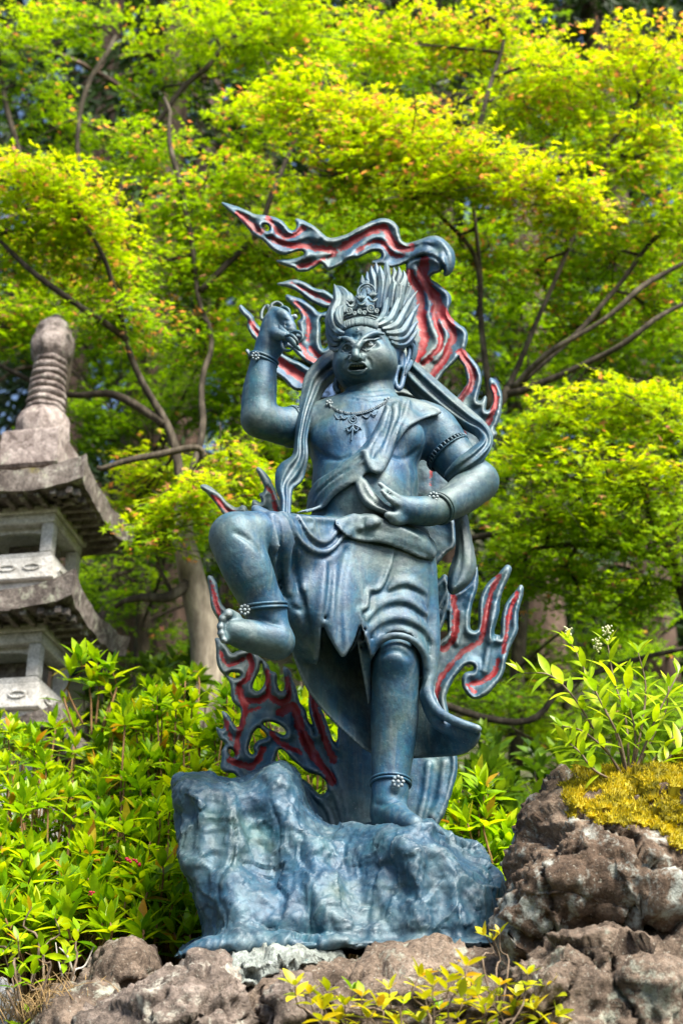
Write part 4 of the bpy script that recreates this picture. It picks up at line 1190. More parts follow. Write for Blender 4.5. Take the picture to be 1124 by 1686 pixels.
for x, y, s in ((594, 492, 1.0), (613, 487, 0.95), (577, 497, 0.8)):
    fb = Bag()
    for a in (-1.1, -0.55, 0, 0.55, 1.1):
        fb.add(*ptube([(x, y + 5 * s, -.122, 1.8), (x + 6 * s * math.sin(a) * .8, y - 2 * s * math.cos(a), -.130, 2.3 * s), (x + 10 * s * math.sin(a), y - 10 * s * math.cos(a), -.124, .5)], 7))
    fb.add(*ptube([(x - 8 * s, y + 5 * s, -.120, 1.5), (x - 4 * s, y + 9 * s, -.124, 1.7), (x, y + 10 * s, -.126, 1.8), (x + 4 * s, y + 9 * s, -.124, 1.7), (x + 8 * s, y + 5 * s, -.120, 1.5)], 7))
    fb.obj('crown_lotus', M_HAIR, crown)
cb = Bag()
cb.add(*ptube([(598, 516, -.06, 16), (600, 500, -.04, 15), (604, 486, -.02, 12), (604, 478, 0.0, 7)], 16, prof=lambda th: 1 + .06 * np.cos(8 * th)))
cb.obj('topknot', M_BRONZE, statue)

# ---- necklace --------------------------------------------------------
nk = root_pts = [(540, 664), (548, 672), (562, 678), (580, 681), (600, 678), (618, 671), (634, 662), (646, 656)]
def on_body(pts, lift=0.004, n=6):
    q = spline(pts, n)
    Y = body.hit(q[:, 0], q[:, 1]); ok = ~np.isnan(Y)
    Y = np.interp(np.arange(len(Y)), np.flatnonzero(ok), Y[ok])
    return np.column_stack([q, Y - lift])
nb = Bag()
q = on_body(nk)
for off in (-1.6, 1.8):
    nb.add(*ptube(np.column_stack([q[:, 0], q[:, 1] + off, q[:, 2], np.full(len(q), 1.3)]), 6, 1))
nb.obj('necklace', M_HAIR, statue)
neck = bpy.data.objects['necklace']
def bead(bag, x, y, Y, r, sx=1.0, sy=1.0):
    p = at(x, y, Y); s = r * mpp(x, y, Y)
    u = np.linspace(0, math.pi, 7); v = np.linspace(0, 2 * math.pi, 9)[:-1]
    Vv = np.array([[math.sin(a) * math.cos(b) * sx, math.sin(a) * math.sin(b), math.cos(a) * sy] for a in u for b in v]) * s + p
    i, j = np.meshgrid(np.arange(6), np.arange(8), indexing='ij')
    a = i * 8 + j; b = i * 8 + (j + 1) % 8
    bag.add(Vv, np.stack([a, a + 8, b + 8, b], -1).reshape(-1, 4))
bb = Bag()
for i in range(0, len(q), 1):
    bead(bb, q[i, 0], q[i, 1], q[i, 2], 2.0, 0.7)
bb.obj('bead_string', M_HAIR, neck)
for cx, cy in ((542, 664), (638, 660)):
    kb = Bag(); Y = float(np.nan_to_num(body.hit([cx], [cy])[0], nan=-.1)) - .004
    for a in range(5):
        bead(kb, cx + 4.2 * math.cos(a * 1.257), cy + 4.2 * math.sin(a * 1.257), Y, 2.8)
    bead(kb, cx, cy, Y - .004, 3.0); kb.obj('rosette', M_HAIR, neck)
pd = Bag(); Y = float(body.hit([580], [696])[0])
for pts, r in ([[(560, 684), (566, 690), (572, 686)], 1.3], [[(550, 682), (556, 690), (564, 688)], 1.3], [[(596, 684), (604, 688), (610, 680)], 1.3], [[(610, 680), (616, 684), (622, 676)], 1.2]):
    qq = on_body(pts); pd.add(*ptube(np.column_stack([qq, np.full(len(qq), r)]), 6, 1))
ring(pd, 581, 691, Y - .004, 6.5, 1.5); ring(pd, 581, 690, Y - .005, 3.2, 1.2)
for pts in ([(581, 699), (572, 704), (568, 706)], [(581, 699), (590, 703), (595, 707)], [(581, 699), (580, 712), (578, 726)], [(580, 704), (586, 710), (590, 704)], [(580, 704), (574, 711), (571, 705)]):
    qq = on_body(pts, .005); pd.add(*ptube(np.column_stack([qq, np.linspace(2.2, 1.1, len(qq))]), 6, 1))
pd.obj('pendant', M_HAIR, neck)

# ---- armlets, bracelets, anklets ------------------------------------
def cuff(pa, Ya, pb, Yb, R, hgt, name, ribs=True, nrib=30, dbl=False):
    """a band round a limb: axis from pa to pb (px), radius R px"""
    a, b = at(*pa, Ya), at(*pb, Yb)
    c = 0.5 * (a + b); ax = (b - a) / np.linalg.norm(b - a)
    u = np.cross(ax, [0, 1, 0.1]); u /= np.linalg.norm(u); v = np.cross(ax, u)
    s = mpp(0.5 * (pa[0] + pb[0]), 0.5 * (pa[1] + pb[1]), Ya)
    t = np.linspace(0, 2 * np.pi, 41)
    bag = Bag()
    offs = (-hgt, hgt)
    for o in offs:
        P = c + ax * o * s + (R * s) * (np.cos(t)[:, None] * u + np.sin(t)[:, None] * v)
        bag.add(*sweep(P, (2.6 if dbl else 1.5) * s, 7, ref=ax))
    w = bag.obj(name, M_BRONZE, statue)
    if ribs:
        rb = Bag()
        for k in range(nrib):
            th = k / nrib * 2 * math.pi
            d = math.cos(th) * u + math.sin(th) * v
            rb.add(*sweep(np.array([c + ax * (-hgt) * s + d * R * s, c + d * (R + 0.8) * s, c + ax * hgt * s + d * R * s]), 1.7 * s, 6))
        rb.obj('ribbing', M_HAIR, w)
    return w, c, s
cuff((486, 703), -.045, (476, 702), -.055, 33.5, 4.2, 'armlet')
cuff((731, 738), 0, (742, 750), 0, 39.5, 4.2, 'armlet', nrib=36)
def flower(parent, x, y, Y, R):
    fb = Bag()
    for k in range(8):
        bead(fb, x + R * math.cos(k * .785), y + R * math.sin(k * .785), Y, R * .42)
    bead(fb, x, y, Y - .004, R * .45)
    fb.obj('flower_boss', M_BRONZE, parent)
w, c, s = cuff((432, 598), -.112, (436, 588), -.116, 23.5, 2.8, 'bracelet', False, dbl=True); flower(w, 421, 578 + 8, -.15, 5.5)
w, c, s = cuff((728, 833), -.095, (716, 841), -.115, 26, 3.4, 'bracelet', False, dbl=True); flower(w, 713, 818, -.15, 6.5)
w, c, s = cuff((434.5, 993), -.31, (435.5, 1005), -.305, 37, 3.2, 'anklet', False, dbl=True); flower(w, 403, 1004, -.345, 7)
w, c, s = cuff((643, 1284), -.02, (643, 1294), -.022, 32.5, 3.0, 'anklet', False, dbl=True); flower(w, 655, 1287, -.075, 8)

# ---- the pronged thunderbolt in the fist ----------------------------
vb = Bag()
vb.add(*ptube([(440, 503, -.115, 3.0), (448, 513, -.125, 5.5), (458, 530, -.145, 6), (466, 546, -.165, 7.0), (480, 561, -.18, 6.0), (492, 574, -.19, 3.6), (496, 578, -.192, 1.0)], 10))
vb.obj('thunderbolt', M_BRONZE, statue)
vj = bpy.data.objects['thunderbolt']
for pts in ([(474, 551, -.17), (486, 546, -.18), (496, 549, -.19), (498, 558, -.195), (491, 565, -.19)], [(468, 553, -.16), (464, 563, -.165), (467, 575, -.17), (477, 577, -.178), (484, 571, -.182)],
            [(470, 553, -.19), (480, 552, -.205), (488, 560, -.21), (490, 568, -.20)],
            [(443, 521, -.12), (432, 526, -.115), (431, 515, -.112), (436, 505, -.11), (440, 502, -.112)], [(450, 512, -.13), (447, 503, -.13), (456, 498, -.13), (465, 503, -.135), (463, 512, -.14)], [(456, 512, -.14), (466, 506, -.15), (475, 510, -.155), (477, 520, -.155)]):
    pb_ = Bag(); pb_.add(*ptube([(x, y, Y, r) for (x, y, Y), r in zip(pts, (2.6, 3.0, 2.8, 2.2, 1.0))], 8)); pb_.obj('prong', M_BRONZE, vj)
kb = Bag(); bead(kb, 485, 522, -.15, 5); bead(kb, 481, 522, -.15, 4); kb.obj('knob', M_BRONZE, vj)

# ---- cast rock pedestal ---------------------------------------------
z8 = lambda p: TR(260, 1220, 1.8733, p)
ped = Clay.frame(268, 850, 1240, 1592, -0.36, 0.36, 0.0046)
out = z8([(45, 105), (80, 97), (150, 95), (190, 115), (230, 118), (280, 100), (320, 75), (350, 60), (390, 60), (420, 85), (440, 130), (455, 190), (500, 250), (540, 272), (600, 275), (660, 270), (720, 245), (790, 235), (840, 238), (870, 260), (900, 310), (960, 340), (1010, 370), (1045, 410), (1060, 440), (1055, 530), (1050, 600), (1050, 650), (140, 650), (145, 600), (130, 520), (100, 430), (62, 380), (55, 330), (66, 270), (42, 220), (42, 150)])
ped.puff(out, 0.02, 0.20, 62, 0.0, back=0.20, n=2, depth=[(330, 1300, 0.02), (330, 1540, -0.03), (460, 1260, 0.06), (560, 1380, 0.05), (560, 1540, -0.06), (660, 1360, -0.02), (690, 1355, -0.04), (780, 1420, 0.0), (800, 1540, -0.05), (430, 1450, 0.02)])
ped.sheet(z8([(45, 672), (75, 640), (130, 612), (200, 600), (1000, 604), (1050, 606), (1065, 640), (600, 645), (150, 655)]), -0.04, 0.20, 0.02, rnd=0.02)
# broad folds of the cast rock
for pts, r in ([[(330, 1296), (326, 1360), (334, 1430), (348, 1520)], 20], [[(300, 1290), (296, 1350), (310, 1420)], 12], [[(374, 1290), (376, 1340), (384, 1400)], 14], [[(452, 1272), (470, 1320), (476, 1360), (508, 1392), (514, 1440), (516, 1500)], 17],
               [[(548, 1374), (610, 1376), (650, 1388), (676, 1420), (690, 1460)], 14], [[(690, 1366), (722, 1400), (752, 1450), (764, 1520)], 14], [[(700, 1352), (735, 1382), (780, 1404), (806, 1446)], 12], [[(380, 1440), (390, 1500), (400, 1545)], 14]):
    ped.stroke(pts, r, 0.05, 'add', lift=-0.012)
for pts, r in ([[(350, 1320), (352, 1370), (350, 1410)], 6], [[(415, 1330), (432, 1370), (440, 1420), (448, 1450)], 20], [[(490, 1410), (500, 1450), (508, 1530)], 6], [[(565, 1410), (590, 1440), (600, 1500)], 26], [[(640, 1420), (650, 1470), (655, 1520)], 18],
               [[(718, 1425), (728, 1470), (733, 1520)], 8], [[(690, 1370), (712, 1366), (732, 1378)], 6], [[(774, 1450), (782, 1490), (786, 1530)], 10], [[(300, 1330), (312, 1362), (314, 1390)], 6]):
    ped.stroke(pts, r, 0.045, 'sub', lift=0.002)
V, Q = ped.mesh(2)
Nn = vnormals(V, Q)
V = V + Nn * (0.008 * fbm(V, 5, 3, 20) + 0.003 * fbm(V * (1, 1, .38), 13, 4, 8, 0.55) + 0.0030 * fbm(V, 30, 4, 21, 0.6) + 0.0065 * facets(V * (1, 1, .8) + .012 * np.column_stack([vnoise(V * 18, 30 + k) for k in range(3)]), 9, 4) + .003 * facets(V, 26, 6) - 0.003 * np.exp(-(np.abs(fbm(V * (1, 1, .5), 10, 2, 9)) / .05) ** 2) * np.clip(fbm(V, 4, 2, 3) * 2, 0, 1))[:, None]
obj('rock_pedestal', V, Q, M_BASE, statue)

# ================================================================== GROUND AND ROCKS
def ground_z(x, y):
    front = 1.72 / (1 + np.exp(-(y + 0.95) * 5.5))
    hill = 0.42 * np.maximum(y - 2.2, 0) ** 1.12
    hill = np.minimum(hill, 22 + 0.05 * y)
    mound = np.exp(-((x + 0.2) / 7.0) ** 2)
    return front * (0.25 + 0.75 * mound) + hill
gxx = np.concatenate([-np.geomspace(400, 8, 26), np.linspace(-7.6, 7.6, 96), np.geomspace(8, 400, 26)])
gyy = np.concatenate([-np.geomspace(400, 6, 26), np.linspace(-5.8, 16, 130), np.geomspace(16.4, 400, 26)])
GX, GY = np.meshgrid(gxx, gyy, indexing='ij')
GV = np.column_stack([GX.ravel(), GY.ravel(), ground_z(GX, GY).ravel()])
GV[:, 2] += 0.05 * fbm(GV * (1, 1, 0), 1.3, 4, 3) * (np.abs(GV[:, 0]) < 30)
i, j = np.meshgrid(np.arange(len(gxx) - 1), np.arange(len(gyy) - 1), indexing='ij')
a = i * len(gyy) + j
M_GROUND = mat_rock('forest_floor', [(0.018, 0.022, 0.010), (0.035, 0.040, 0.016), (0.060, 0.055, 0.028), (0.085, 0.075, 0.040)], (0.06, 0.09, 0.025), 0.58)
obj('ground', GV, np.stack([a, a + len(gyy), a + len(gyy) + 1, a + 1], -1).reshape(-1, 4), M_GROUND, kind='structure', label='mossy earth slope rising behind the rocks')

M_ROCK_PINK = mat_rock('pinkish_rock', [(0.035, 0.027, 0.022), (0.11, 0.086, 0.072), (0.22, 0.175, 0.15), (0.34, 0.29, 0.255)], (0.45, 0.44, 0.38), 0.60)
M_ROCK_DARK = mat_rock('dark_lichened_rock', [(0.035, 0.026, 0.020), (0.10, 0.073, 0.055), (0.20, 0.15, 0.115), (0.33, 0.275, 0.225)], (0.33, 0.35, 0.29), 0.585)
M_ROCK_BROWN = mat_rock('brown_crusted_rock', [(0.04, 0.027, 0.019), (0.11, 0.074, 0.052), (0.20, 0.145, 0.105), (0.32, 0.265, 0.21)], (0.38, 0.41, 0.38), 0.575)
M_ROCK_LICHEN = mat_rock('lichen_covered_rock', [(0.09, 0.09, 0.08), (0.20, 0.22, 0.20), (0.32, 0.36, 0.34), (0.42, 0.46, 0.43)], (0.12, 0.33, 0.34), 0.64)
M_ROCK_GREY = mat_rock('grey_rock', [(0.08, 0.085, 0.09), (0.16, 0.165, 0.175), (0.24, 0.245, 0.26), (0.33, 0.34, 0.35)], (0.45, 0.45, 0.42), 0.68)

def boulder(name, outline, Y, T, R, mat, label, seed, group=None, back=None, amp=1.0, h=0.0065, depth=None, strokes=()):
    p = np.asarray(outline, float)
    back = T if back is None else back
    Ys = [Y] if depth is None else [d[2] for d in depth]
    c = Clay.frame(p[:, 0].min() - 12, p[:, 0].max() + 12, p[:, 1].min() - 12, p[:, 1].max() + 12, min(Ys) - T - 0.06, max(Ys) + back + 0.06, h)
    c.puff(outline, Y, T, R, 0.0, back=back, n=2, depth=depth)
    for pts, r, op in strokes:
        c.stroke(pts, r, 0.025, op, lift=-0.004 if op == 'add' else 0.004)
    V, Q = c.mesh(2)
    Nn = vnormals(V, Q)
    W = V + .02 * np.column_stack([vnoise(V * 14, seed + 20 + k) for k in range(3)])
    d = 0.032 * fbm(V * (1, 1, 1.4), 4.0, 3, seed) + 0.028 * facets(W * (1, 1, 1.5), 4.6, seed) + 0.009 * facets(W, 13, seed + 5) + 0.0075 * fbm(V * (1, 1, 1.7), 14, 4, seed + 3, 0.62) + 0.0055 * fbm(V, 42, 4, seed + 7, 0.7)
    st = np.round((V[:, 2] + 0.06 * V[:, 0] + 0.03 * vnoise(V * 5, seed)) / 0.055); d = d + 0.006 * _hash(st, st * 0, st * 0, seed)
    crk = np.abs(fbm(V, 6.5, 3, seed + 11))
    d = d - 0.03 * np.exp(-(crk / 0.045) ** 2)
    V = V + Nn * (amp * d)[:, None]
    return obj(name, V, Q, mat, label=label, cat='rock', group=group)
G_R = 'natural rocks under and beside the statue'
boulder('boulder', [(834, 1575), (842, 1500), (852, 1420), (862, 1365), (888, 1325), (925, 1298), (975, 1280), (1040, 1274), (1124, 1280), (1200, 1300), (1215, 1500), (1120, 1530), (1000, 1545), (900, 1565)], -0.28, 0.24, 90, M_ROCK_BROWN, 'large brown boulder topped with yellow moss beside the statue', 31, G_R,
        strokes=[([(880, 1480), (940, 1470), (1000, 1482), (1080, 1476)], 8, 'sub'), ([(1040, 1420), (1080, 1440), (1110, 1460)], 26, 'add')])
boulder('boulder', [(815, 1610), (850, 1556), (930, 1530), (1030, 1520), (1140, 1500), (1230, 1520), (1230, 1790), (790, 1790), (800, 1660)], -0.36, 0.26, 90, M_ROCK_DARK, 'dark craggy rock with pale lichen below the mossy boulder', 47, G_R,
        strokes=[([(900, 1580), (960, 1590), (1040, 1570), (1110, 1600)], 13, 'sub'), ([(1000, 1600), (1020, 1650), (1000, 1700)], 10, 'sub'), ([(920, 1560), (980, 1560), (1010, 1580)], 22, 'add'), ([(1060, 1540), (1080, 1600), (1110, 1680)], 16, 'add')])
boulder('boulder', [(405, 1650), (430, 1612), (480, 1598), (560, 1588), (700, 1582), (830, 1582), (870, 1600), (885, 1700), (870, 1790), (390, 1790)], -0.24, 0.22, 70, M_ROCK_DARK, 'flat-topped brown rock ledge directly under the statue pedestal', 53, G_R, back=0.5, amp=0.85,
        strokes=[([(430, 1640), (520, 1610), (620, 1600), (720, 1610), (820, 1600)], 9, 'sub'), ([(520, 1630), (540, 1700)], 9, 'sub'), ([(560, 1585), (640, 1580), (740, 1580)], 12, 'add')])
boulder('boulder', [(95, 1790), (140, 1670), (200, 1622), (260, 1594), (330, 1576), (390, 1588), (425, 1625), (440, 1690), (430, 1790)], -0.36, 0.20, 70, M_ROCK_PINK, 'long pinkish rock sloping down left of the ledge', 61, G_R, amp=1.0,
        strokes=[([(200, 1660), (280, 1640), (360, 1650), (420, 1650)], 8, 'sub'), ([(330, 1600), (350, 1650), (340, 1700)], 7, 'sub')])
boulder('boulder', [(132, 1632), (155, 1596), (188, 1570), (212, 1563), (240, 1576), (260, 1604), (250, 1640), (180, 1662)], -0.16, 0.14, 40, M_ROCK_DARK, 'small dark pointed rock speckled with lichen beside the shrub', 67, G_R)
boulder('boulder', [(285, 1612), (300, 1588), (345, 1576), (430, 1572), (520, 1574), (560, 1586), (500, 1604), (440, 1622), (400, 1640), (330, 1626)], -0.22, 0.17, 34, M_ROCK_LICHEN, 'pale rock crusted with blue-green lichen under the pedestal corner', 71, G_R, back=0.3)
boulder('boulder', [(405, 1650), (430, 1615), (480, 1588), (520, 1600), (530, 1640), (500, 1700), (450, 1790), (400, 1790)], -0.36, 0.16, 40, M_ROCK_PINK, 'pinkish angular rock wedged beside the yellow-leaved plant', 73, G_R)
boulder('boulder', [(20, 1790), (50, 1690), (95, 1655), (150, 1640), (200, 1650), (190, 1720), (160, 1790)], -0.26, 0.14, 40, M_ROCK_DARK, 'low dark rock behind dry grass in the lower corner', 79, G_R)
boulder('boulder', [(-60, 1740), (-40, 1650), (5, 1625), (32, 1650), (40, 1700), (20, 1760)], -0.10, 0.12, 36, M_ROCK_GREY, 'smooth grey stone at the edge behind the leafy sprig', 83, G_R)

# ================================================================== STONE PAGODA
M_STONE = mat_rock('weathered_granite', [(0.32, 0.305, 0.28), (0.55, 0.53, 0.50), (0.70, 0.685, 0.66), (0.76, 0.75, 0.73)], (0.20, 0.17, 0.12), 0.66, scale=1.6)
M_STONE_ROOF = mat_rock('lichened_stone', [(0.03, 0.025, 0.022), (0.10, 0.08, 0.072), (0.24, 0.205, 0.185), (0.46, 0.43, 0.39)], (0.40, 0.41, 0.32), 0.60, moss=((0.20, 0.17, 0.02), 0.66), scale=1.5)
M_STONE_PINK = mat_rock('pinkish_weathered_stone', [(0.04, 0.03, 0.028), (0.18, 0.14, 0.13), (0.42, 0.355, 0.335), (0.62, 0.56, 0.54)], (0.42, 0.46, 0.36), 0.64, scale=1.6)
PY = 2.35
pc = at(58, 820, PY)
YAW = math.radians(-9)
pag = root('stone_pagoda', (pc[0], pc[1], 1.2), 'weathered stone pagoda lantern with ringed spire rising above the shrub', 'pagoda')
_c, _s = math.cos(YAW), math.sin(YAW)
def pw(P):
    P = np.asarray(P, float)
    return np.column_stack([pc[0] + P[:, 0] * _c - P[:, 1] * _s, pc[1] + P[:, 0] * _s + P[:, 1] * _c, P[:, 2]])
def pz(y):
    return float(at(50, y, PY)[2])
def pn(y):                                 # level seen at that height on the near faces
    return float(at(50, y, PY - 0.27)[2])
PM = float(mpp(50, 820, PY))
def slab(bag, x0, x1, y0, y1, z0, z1, top=1.0, bev=0.006):
    """block with tapered top and worn edges"""
    cx, cy = (x0 + x1) / 2, (y0 + y1) / 2
    rings = []
    for z, s, b in ((z0, 1, bev), (z0 + bev, 1, 0), (z1 - bev, top, 0), (z1, top, bev)):
        hx, hy = (x1 - x0) / 2 * s - b, (y1 - y0) / 2 * s - b
        rings.append([(cx - hx, cy - hy, z), (cx + hx, cy - hy, z), (cx + hx, cy + hy, z), (cx - hx, cy + hy, z)])
    V = np.array(rings).reshape(-1, 3)
    Q = [(r * 4 + k, r * 4 + (k + 1) % 4, r * 4 + 4 + (k + 1) % 4, r * 4 + 4 + k) for r in range(3) for k in range(4)] + [(3, 2, 1, 0), (12, 13, 14, 15)]
    bag.add(pw(V), Q)
def part(name, mat, fn, parent=pag, smooth=False):
    b = Bag(); fn(b)
    return b.obj(name, mat, parent, smooth=smooth)
def curved_roof(z_eave, half, rise, thick, up, name='roof'):
    n = 41
    u = np.linspace(-1, 1, n)
    U, W = np.meshgrid(u, u, indexing='ij')
    r = np.maximum(np.abs(U), np.abs(W))
    corner = (np.abs(U) * np.abs(W)) ** 3
    top = z_eave + thick + rise * (1 - r) ** 1.5 + up * corner
    bot = z_eave + 0.35 * thick * (1 - r) + up * corner * 0.9
    sc = half * (1 + 0.04 * corner)
    Vt = np.column_stack([(U * sc).ravel(), (W * sc).ravel(), top.ravel()])
    Vb = np.column_stack([(U * sc * 0.97).ravel(), (W * sc * 0.97).ravel(), bot.ravel()])
    i, j = np.meshgrid(np.arange(n - 1), np.arange(n - 1), indexing='ij')
    a = (i * n + j).ravel()
    Qt = np.column_stack([a, a + n, a + n + 1, a + 1]); Qb = Qt[:, ::-1] + n * n
    edge = np.concatenate([np.arange(n) * n, (n - 1) * n + np.arange(1, n), np.arange(n - 2, -1, -1) * n + n - 1, np.arange(n - 2, 0, -1)])
    e2 = np.roll(edge, -1)
    Qs = np.column_stack([edge + n * n, e2 + n * n, e2, edge])
    V = np.concatenate([Vt, Vb])
    V = pw(V)
    V += 0.006 * np.column_stack([fbm(V, 9, 3, 5), fbm(V, 9, 3, 6), 1.3 * fbm(V, 11, 4, 7)])
    o = obj(name, V, [np.concatenate([Qt, Qb, Qs])], M_STONE_ROOF, pag, smooth=False)
    for sgn, axis in ((-1, 1), (1, 0)):
        for k in range(-4, 5):
            rb = Bag()
            t = k / 4.5 * half * 0.93
            a0, a1 = sgn * half * 0.55, sgn * half * 0.93
            lo, hi = min(a0, a1), max(a0, a1)
            w = half * 0.035
            if axis == 1:
                slab(rb, t - w, t + w, lo, hi, z_eave - 0.018, z_eave + 0.012, bev=0.002)
            else:
                slab(rb, lo, hi, t - w, t + w, z_eave - 0.018, z_eave + 0.012, bev=0.002)
            rb.obj('rafter', M_STONE_ROOF, o, smooth=False)
    return o
def chamber(z0, z1, w, seed):
    """open lamp chamber: posts, lintels, sill and a fretted railing block"""
    h = z1 - z0
    zs = z0 + 0.42 * h                      # sill of the opening
    zt = z0 + 0.80 * h
    p = 0.26 * w
    for sx in (-1, 1):
        for sy in (-1, 1):
            part('post', M_STONE, lambda b: slab(b, *(sorted((sx * w, sx * (w - 2 * p * 0.55)))), *(sorted((sy * w, sy * (w - 2 * p * 0.55)))), zs, zt))
    part('lintel', M_STONE, lambda b: (slab(b, -w * 1.02, w * 1.02, -w * 1.02, w * 1.02, zt, zt + 0.12 * h), slab(b, -w * 1.10, w * 1.10, -w * 1.10, w * 1.10, zt + 0.12 * h, z1 + 0.005)))
    part('inner_chamber', M_STONE_ROOF, lambda b: (slab(b, -w * 0.62, w * 0.62, w * 0.2, w * 0.6, zs, zt),))
    part('sill', M_STONE, lambda b: (slab(b, -w * 1.03, w * 1.03, -w * 1.03, w * 1.03, zs - 0.08 * h, zs),))
    rl = part('railing_block', M_STONE, lambda b: (slab(b, -w * 1.16, w * 1.16, -w * 1.16, w * 1.16, z0 + 0.06 * h, zs - 0.08 * h, top=0.97),))
    part('footing', M_STONE, lambda b: (slab(b, -w * 1.0, w * 1.0, -w * 1.0, w * 1.0, z0 - 0.03, z0 + 0.06 * h),))
    for k in (-0.62, 0.0, 0.62):
        for fr in (0, 1):
            def med(b, k=k, fr=fr):
                zc_ = z0 + 0.21 * h
                a = np.linspace(0, 2 * np.pi, 25)
                P = np.column_stack([k * w + 0.2 * w * np.cos(a), np.full(25, -w * 1.152), zc_ + 0.035 * h * np.sin(a)])
                if fr:
                    P = np.column_stack([-P[:, 1], P[:, 0], P[:, 2]])
                b.add(*sweep(pw(P), 0.006, 6))
            part('carved_oval', M_STONE, med, rl, True)
    # arched valance inside the opening
    def arch(b):
        t = np.linspace(-1, 1, 15)
        top = np.column_stack([t * w * 0.80, np.full(15, -w * 0.72), np.full(15, zt)])
        low = top.copy(); low[:, 2] = zt - h * (0.05 + 0.10 * np.abs(t) ** 4)
        bk = low + (0, 0.02, 0)
        V = np.concatenate([top, low, bk]); k = np.arange(14)
        b.add(pw(V), np.concatenate([np.column_stack([k, k + 1, k + 16, k + 15]), np.column_stack([k + 15, k + 16, k + 31, k + 30])]))
    part('arched_valance', M_STONE, arch)
# lower tiers down to the ground
part('plinth', M_STONE, lambda b: (slab(b, -0.32, 0.32, -0.32, 0.32, 1.2, pn(1420)), slab(b, -0.26, 0.26, -0.26, 0.26, pn(1420), pn(1330)), slab(b, -0.22, 0.22, -0.22, 0.22, pn(1330), pn(1215))))
curved_roof(pn(1225), 0.35, 0.10, 0.07, 0.06)
chamber(pn(1168), pn(1018), 0.175, 1)
curved_roof(pn(1018), 0.36, 0.12, 0.095, 0.05)
chamber(pn(952), pn(822), 0.175, 2)
curved_roof(pn(822), 0.35, 0.14, 0.10, 0.045)
# spire
def lathe(bag, prof, n=28, flute=0, amp=0.0):
    prof = np.asarray(prof, float)
    a = np.linspace(0, 2 * np.pi, n, endpoint=False)
    V = []
    for r, z in prof:
        rr = r * (1 + amp * np.cos(flute * a))
        V.append(np.column_stack([rr * np.cos(a), rr * np.sin(a), np.full(n, z)]))
    V = pw(np.concatenate(V)); m = len(prof)
    V += 0.004 * np.column_stack([fbm(V, 25, 3, 15), fbm(V, 25, 3, 16), fbm(V, 25, 3, 17)])
    i, j = np.meshgrid(np.arange(m - 1), np.arange(n), indexing='ij')
    q = i * n + j; q2 = i * n + (j + 1) % n
    bag.add(V, np.stack([q, q2, q2 + n, q + n], -1).reshape(-1, 4))
part('spire_block', M_STONE_PINK, lambda b: slab(b, -0.142, 0.142, -0.142, 0.142, pz(790), pz(728), top=0.94, bev=0.012))
zB0, zB1 = pz(730), pz(682)
part('spire_bell', M_STONE_PINK, lambda b: lathe(b, [(0.118, zB0), (0.126, zB0 + .3 * (zB1 - zB0)), (0.124, zB0 + .6 * (zB1 - zB0)), (0.108, zB0 + .85 * (zB1 - zB0)), (0.09, zB1)], 40, 10, 0.025), smooth=True)
ys = np.linspace(682, 592, 9)
for k in range(8):
    za_, zb_ = pz(ys[k]), pz(ys[k + 1]); hh = zb_ - za_; R = 0.093 - 0.0020 * k
    part('spire_ring', M_STONE_PINK, lambda b: lathe(b, [(R - .018, za_ - .002), (R - .006, za_ + .1 * hh), (R, za_ + .3 * hh), (R, za_ + .62 * hh), (R - .008, za_ + .78 * hh), (R - .018, za_ + .85 * hh), (R - .018, zb_)]), smooth=True)
zC0, zC1 = pz(596), pz(548)
dz = zC1 - zC0
part('spire_lotus', M_STONE_PINK, lambda b: lathe(b, [(0.074, zC0), (0.092, zC0 + .12 * dz), (0.103, zC0 + .4 * dz), (0.100, zC0 + .7 * dz), (0.086, zC0 + .85 * dz), (0.086, zC1)], 40, 8, 0.035), smooth=True)
zD0, zD1 = pz(548), pz(522)
dz2 = zD1 - zD0
part('spire_jewel', M_STONE_PINK, lambda b: lathe(b, [(0.086, zD0), (0.077, zD0 + .35 * dz2), (0.050, zD0 + .65 * dz2), (0.026, zD0 + .74 * dz2), (0.026, zD0 + .85 * dz2), (0.030, zD0 + .92 * dz2), (0.028, zD1), (0.001, zD1)]), smooth=True)

# ================================================================== PLANTS
rs = np.random.default_rng(11)
YG = [(0.0, (0.09, 0.23, 0.006)), (0.3, (0.22, 0.41, 0.007)), (0.7, (0.38, 0.56, 0.008)), (0.95, (0.53, 0.63, 0.010)), (0.97, (0.50, 0.34, 0.02)), (1.0, (0.45, 0.20, 0.03))]
M_LEAF_O = mat_leaf('shrub_leaf', YG, 'obj', 0.5, 0.36, spec=.28)
M_LEAF_A = mat_leaf('shrub_leaf_mass', YG, 'attr', 0.5, 0.36, spec=.28)
YL = [(0.0, (0.26, 0.34, 0.012)), (0.5, (0.52, 0.52, 0.012)), (0.85, (0.68, 0.56, 0.02)), (1.0, (0.58, 0.30, 0.03))]
M_YLEAF_O = mat_leaf('yellow_leaf', YL, 'obj', 0.40, 0.4)
M_STEM = mat_bark('reddish_stem', (0.10, 0.055, 0.025), (0.20, 0.11, 0.05), (0.30, 0.18, 0.08), 3.0)
M_STEM_G = mat_bark('brown_stem', (0.06, 0.045, 0.03), (0.14, 0.10, 0.07), (0.26, 0.20, 0.15), 3.0)

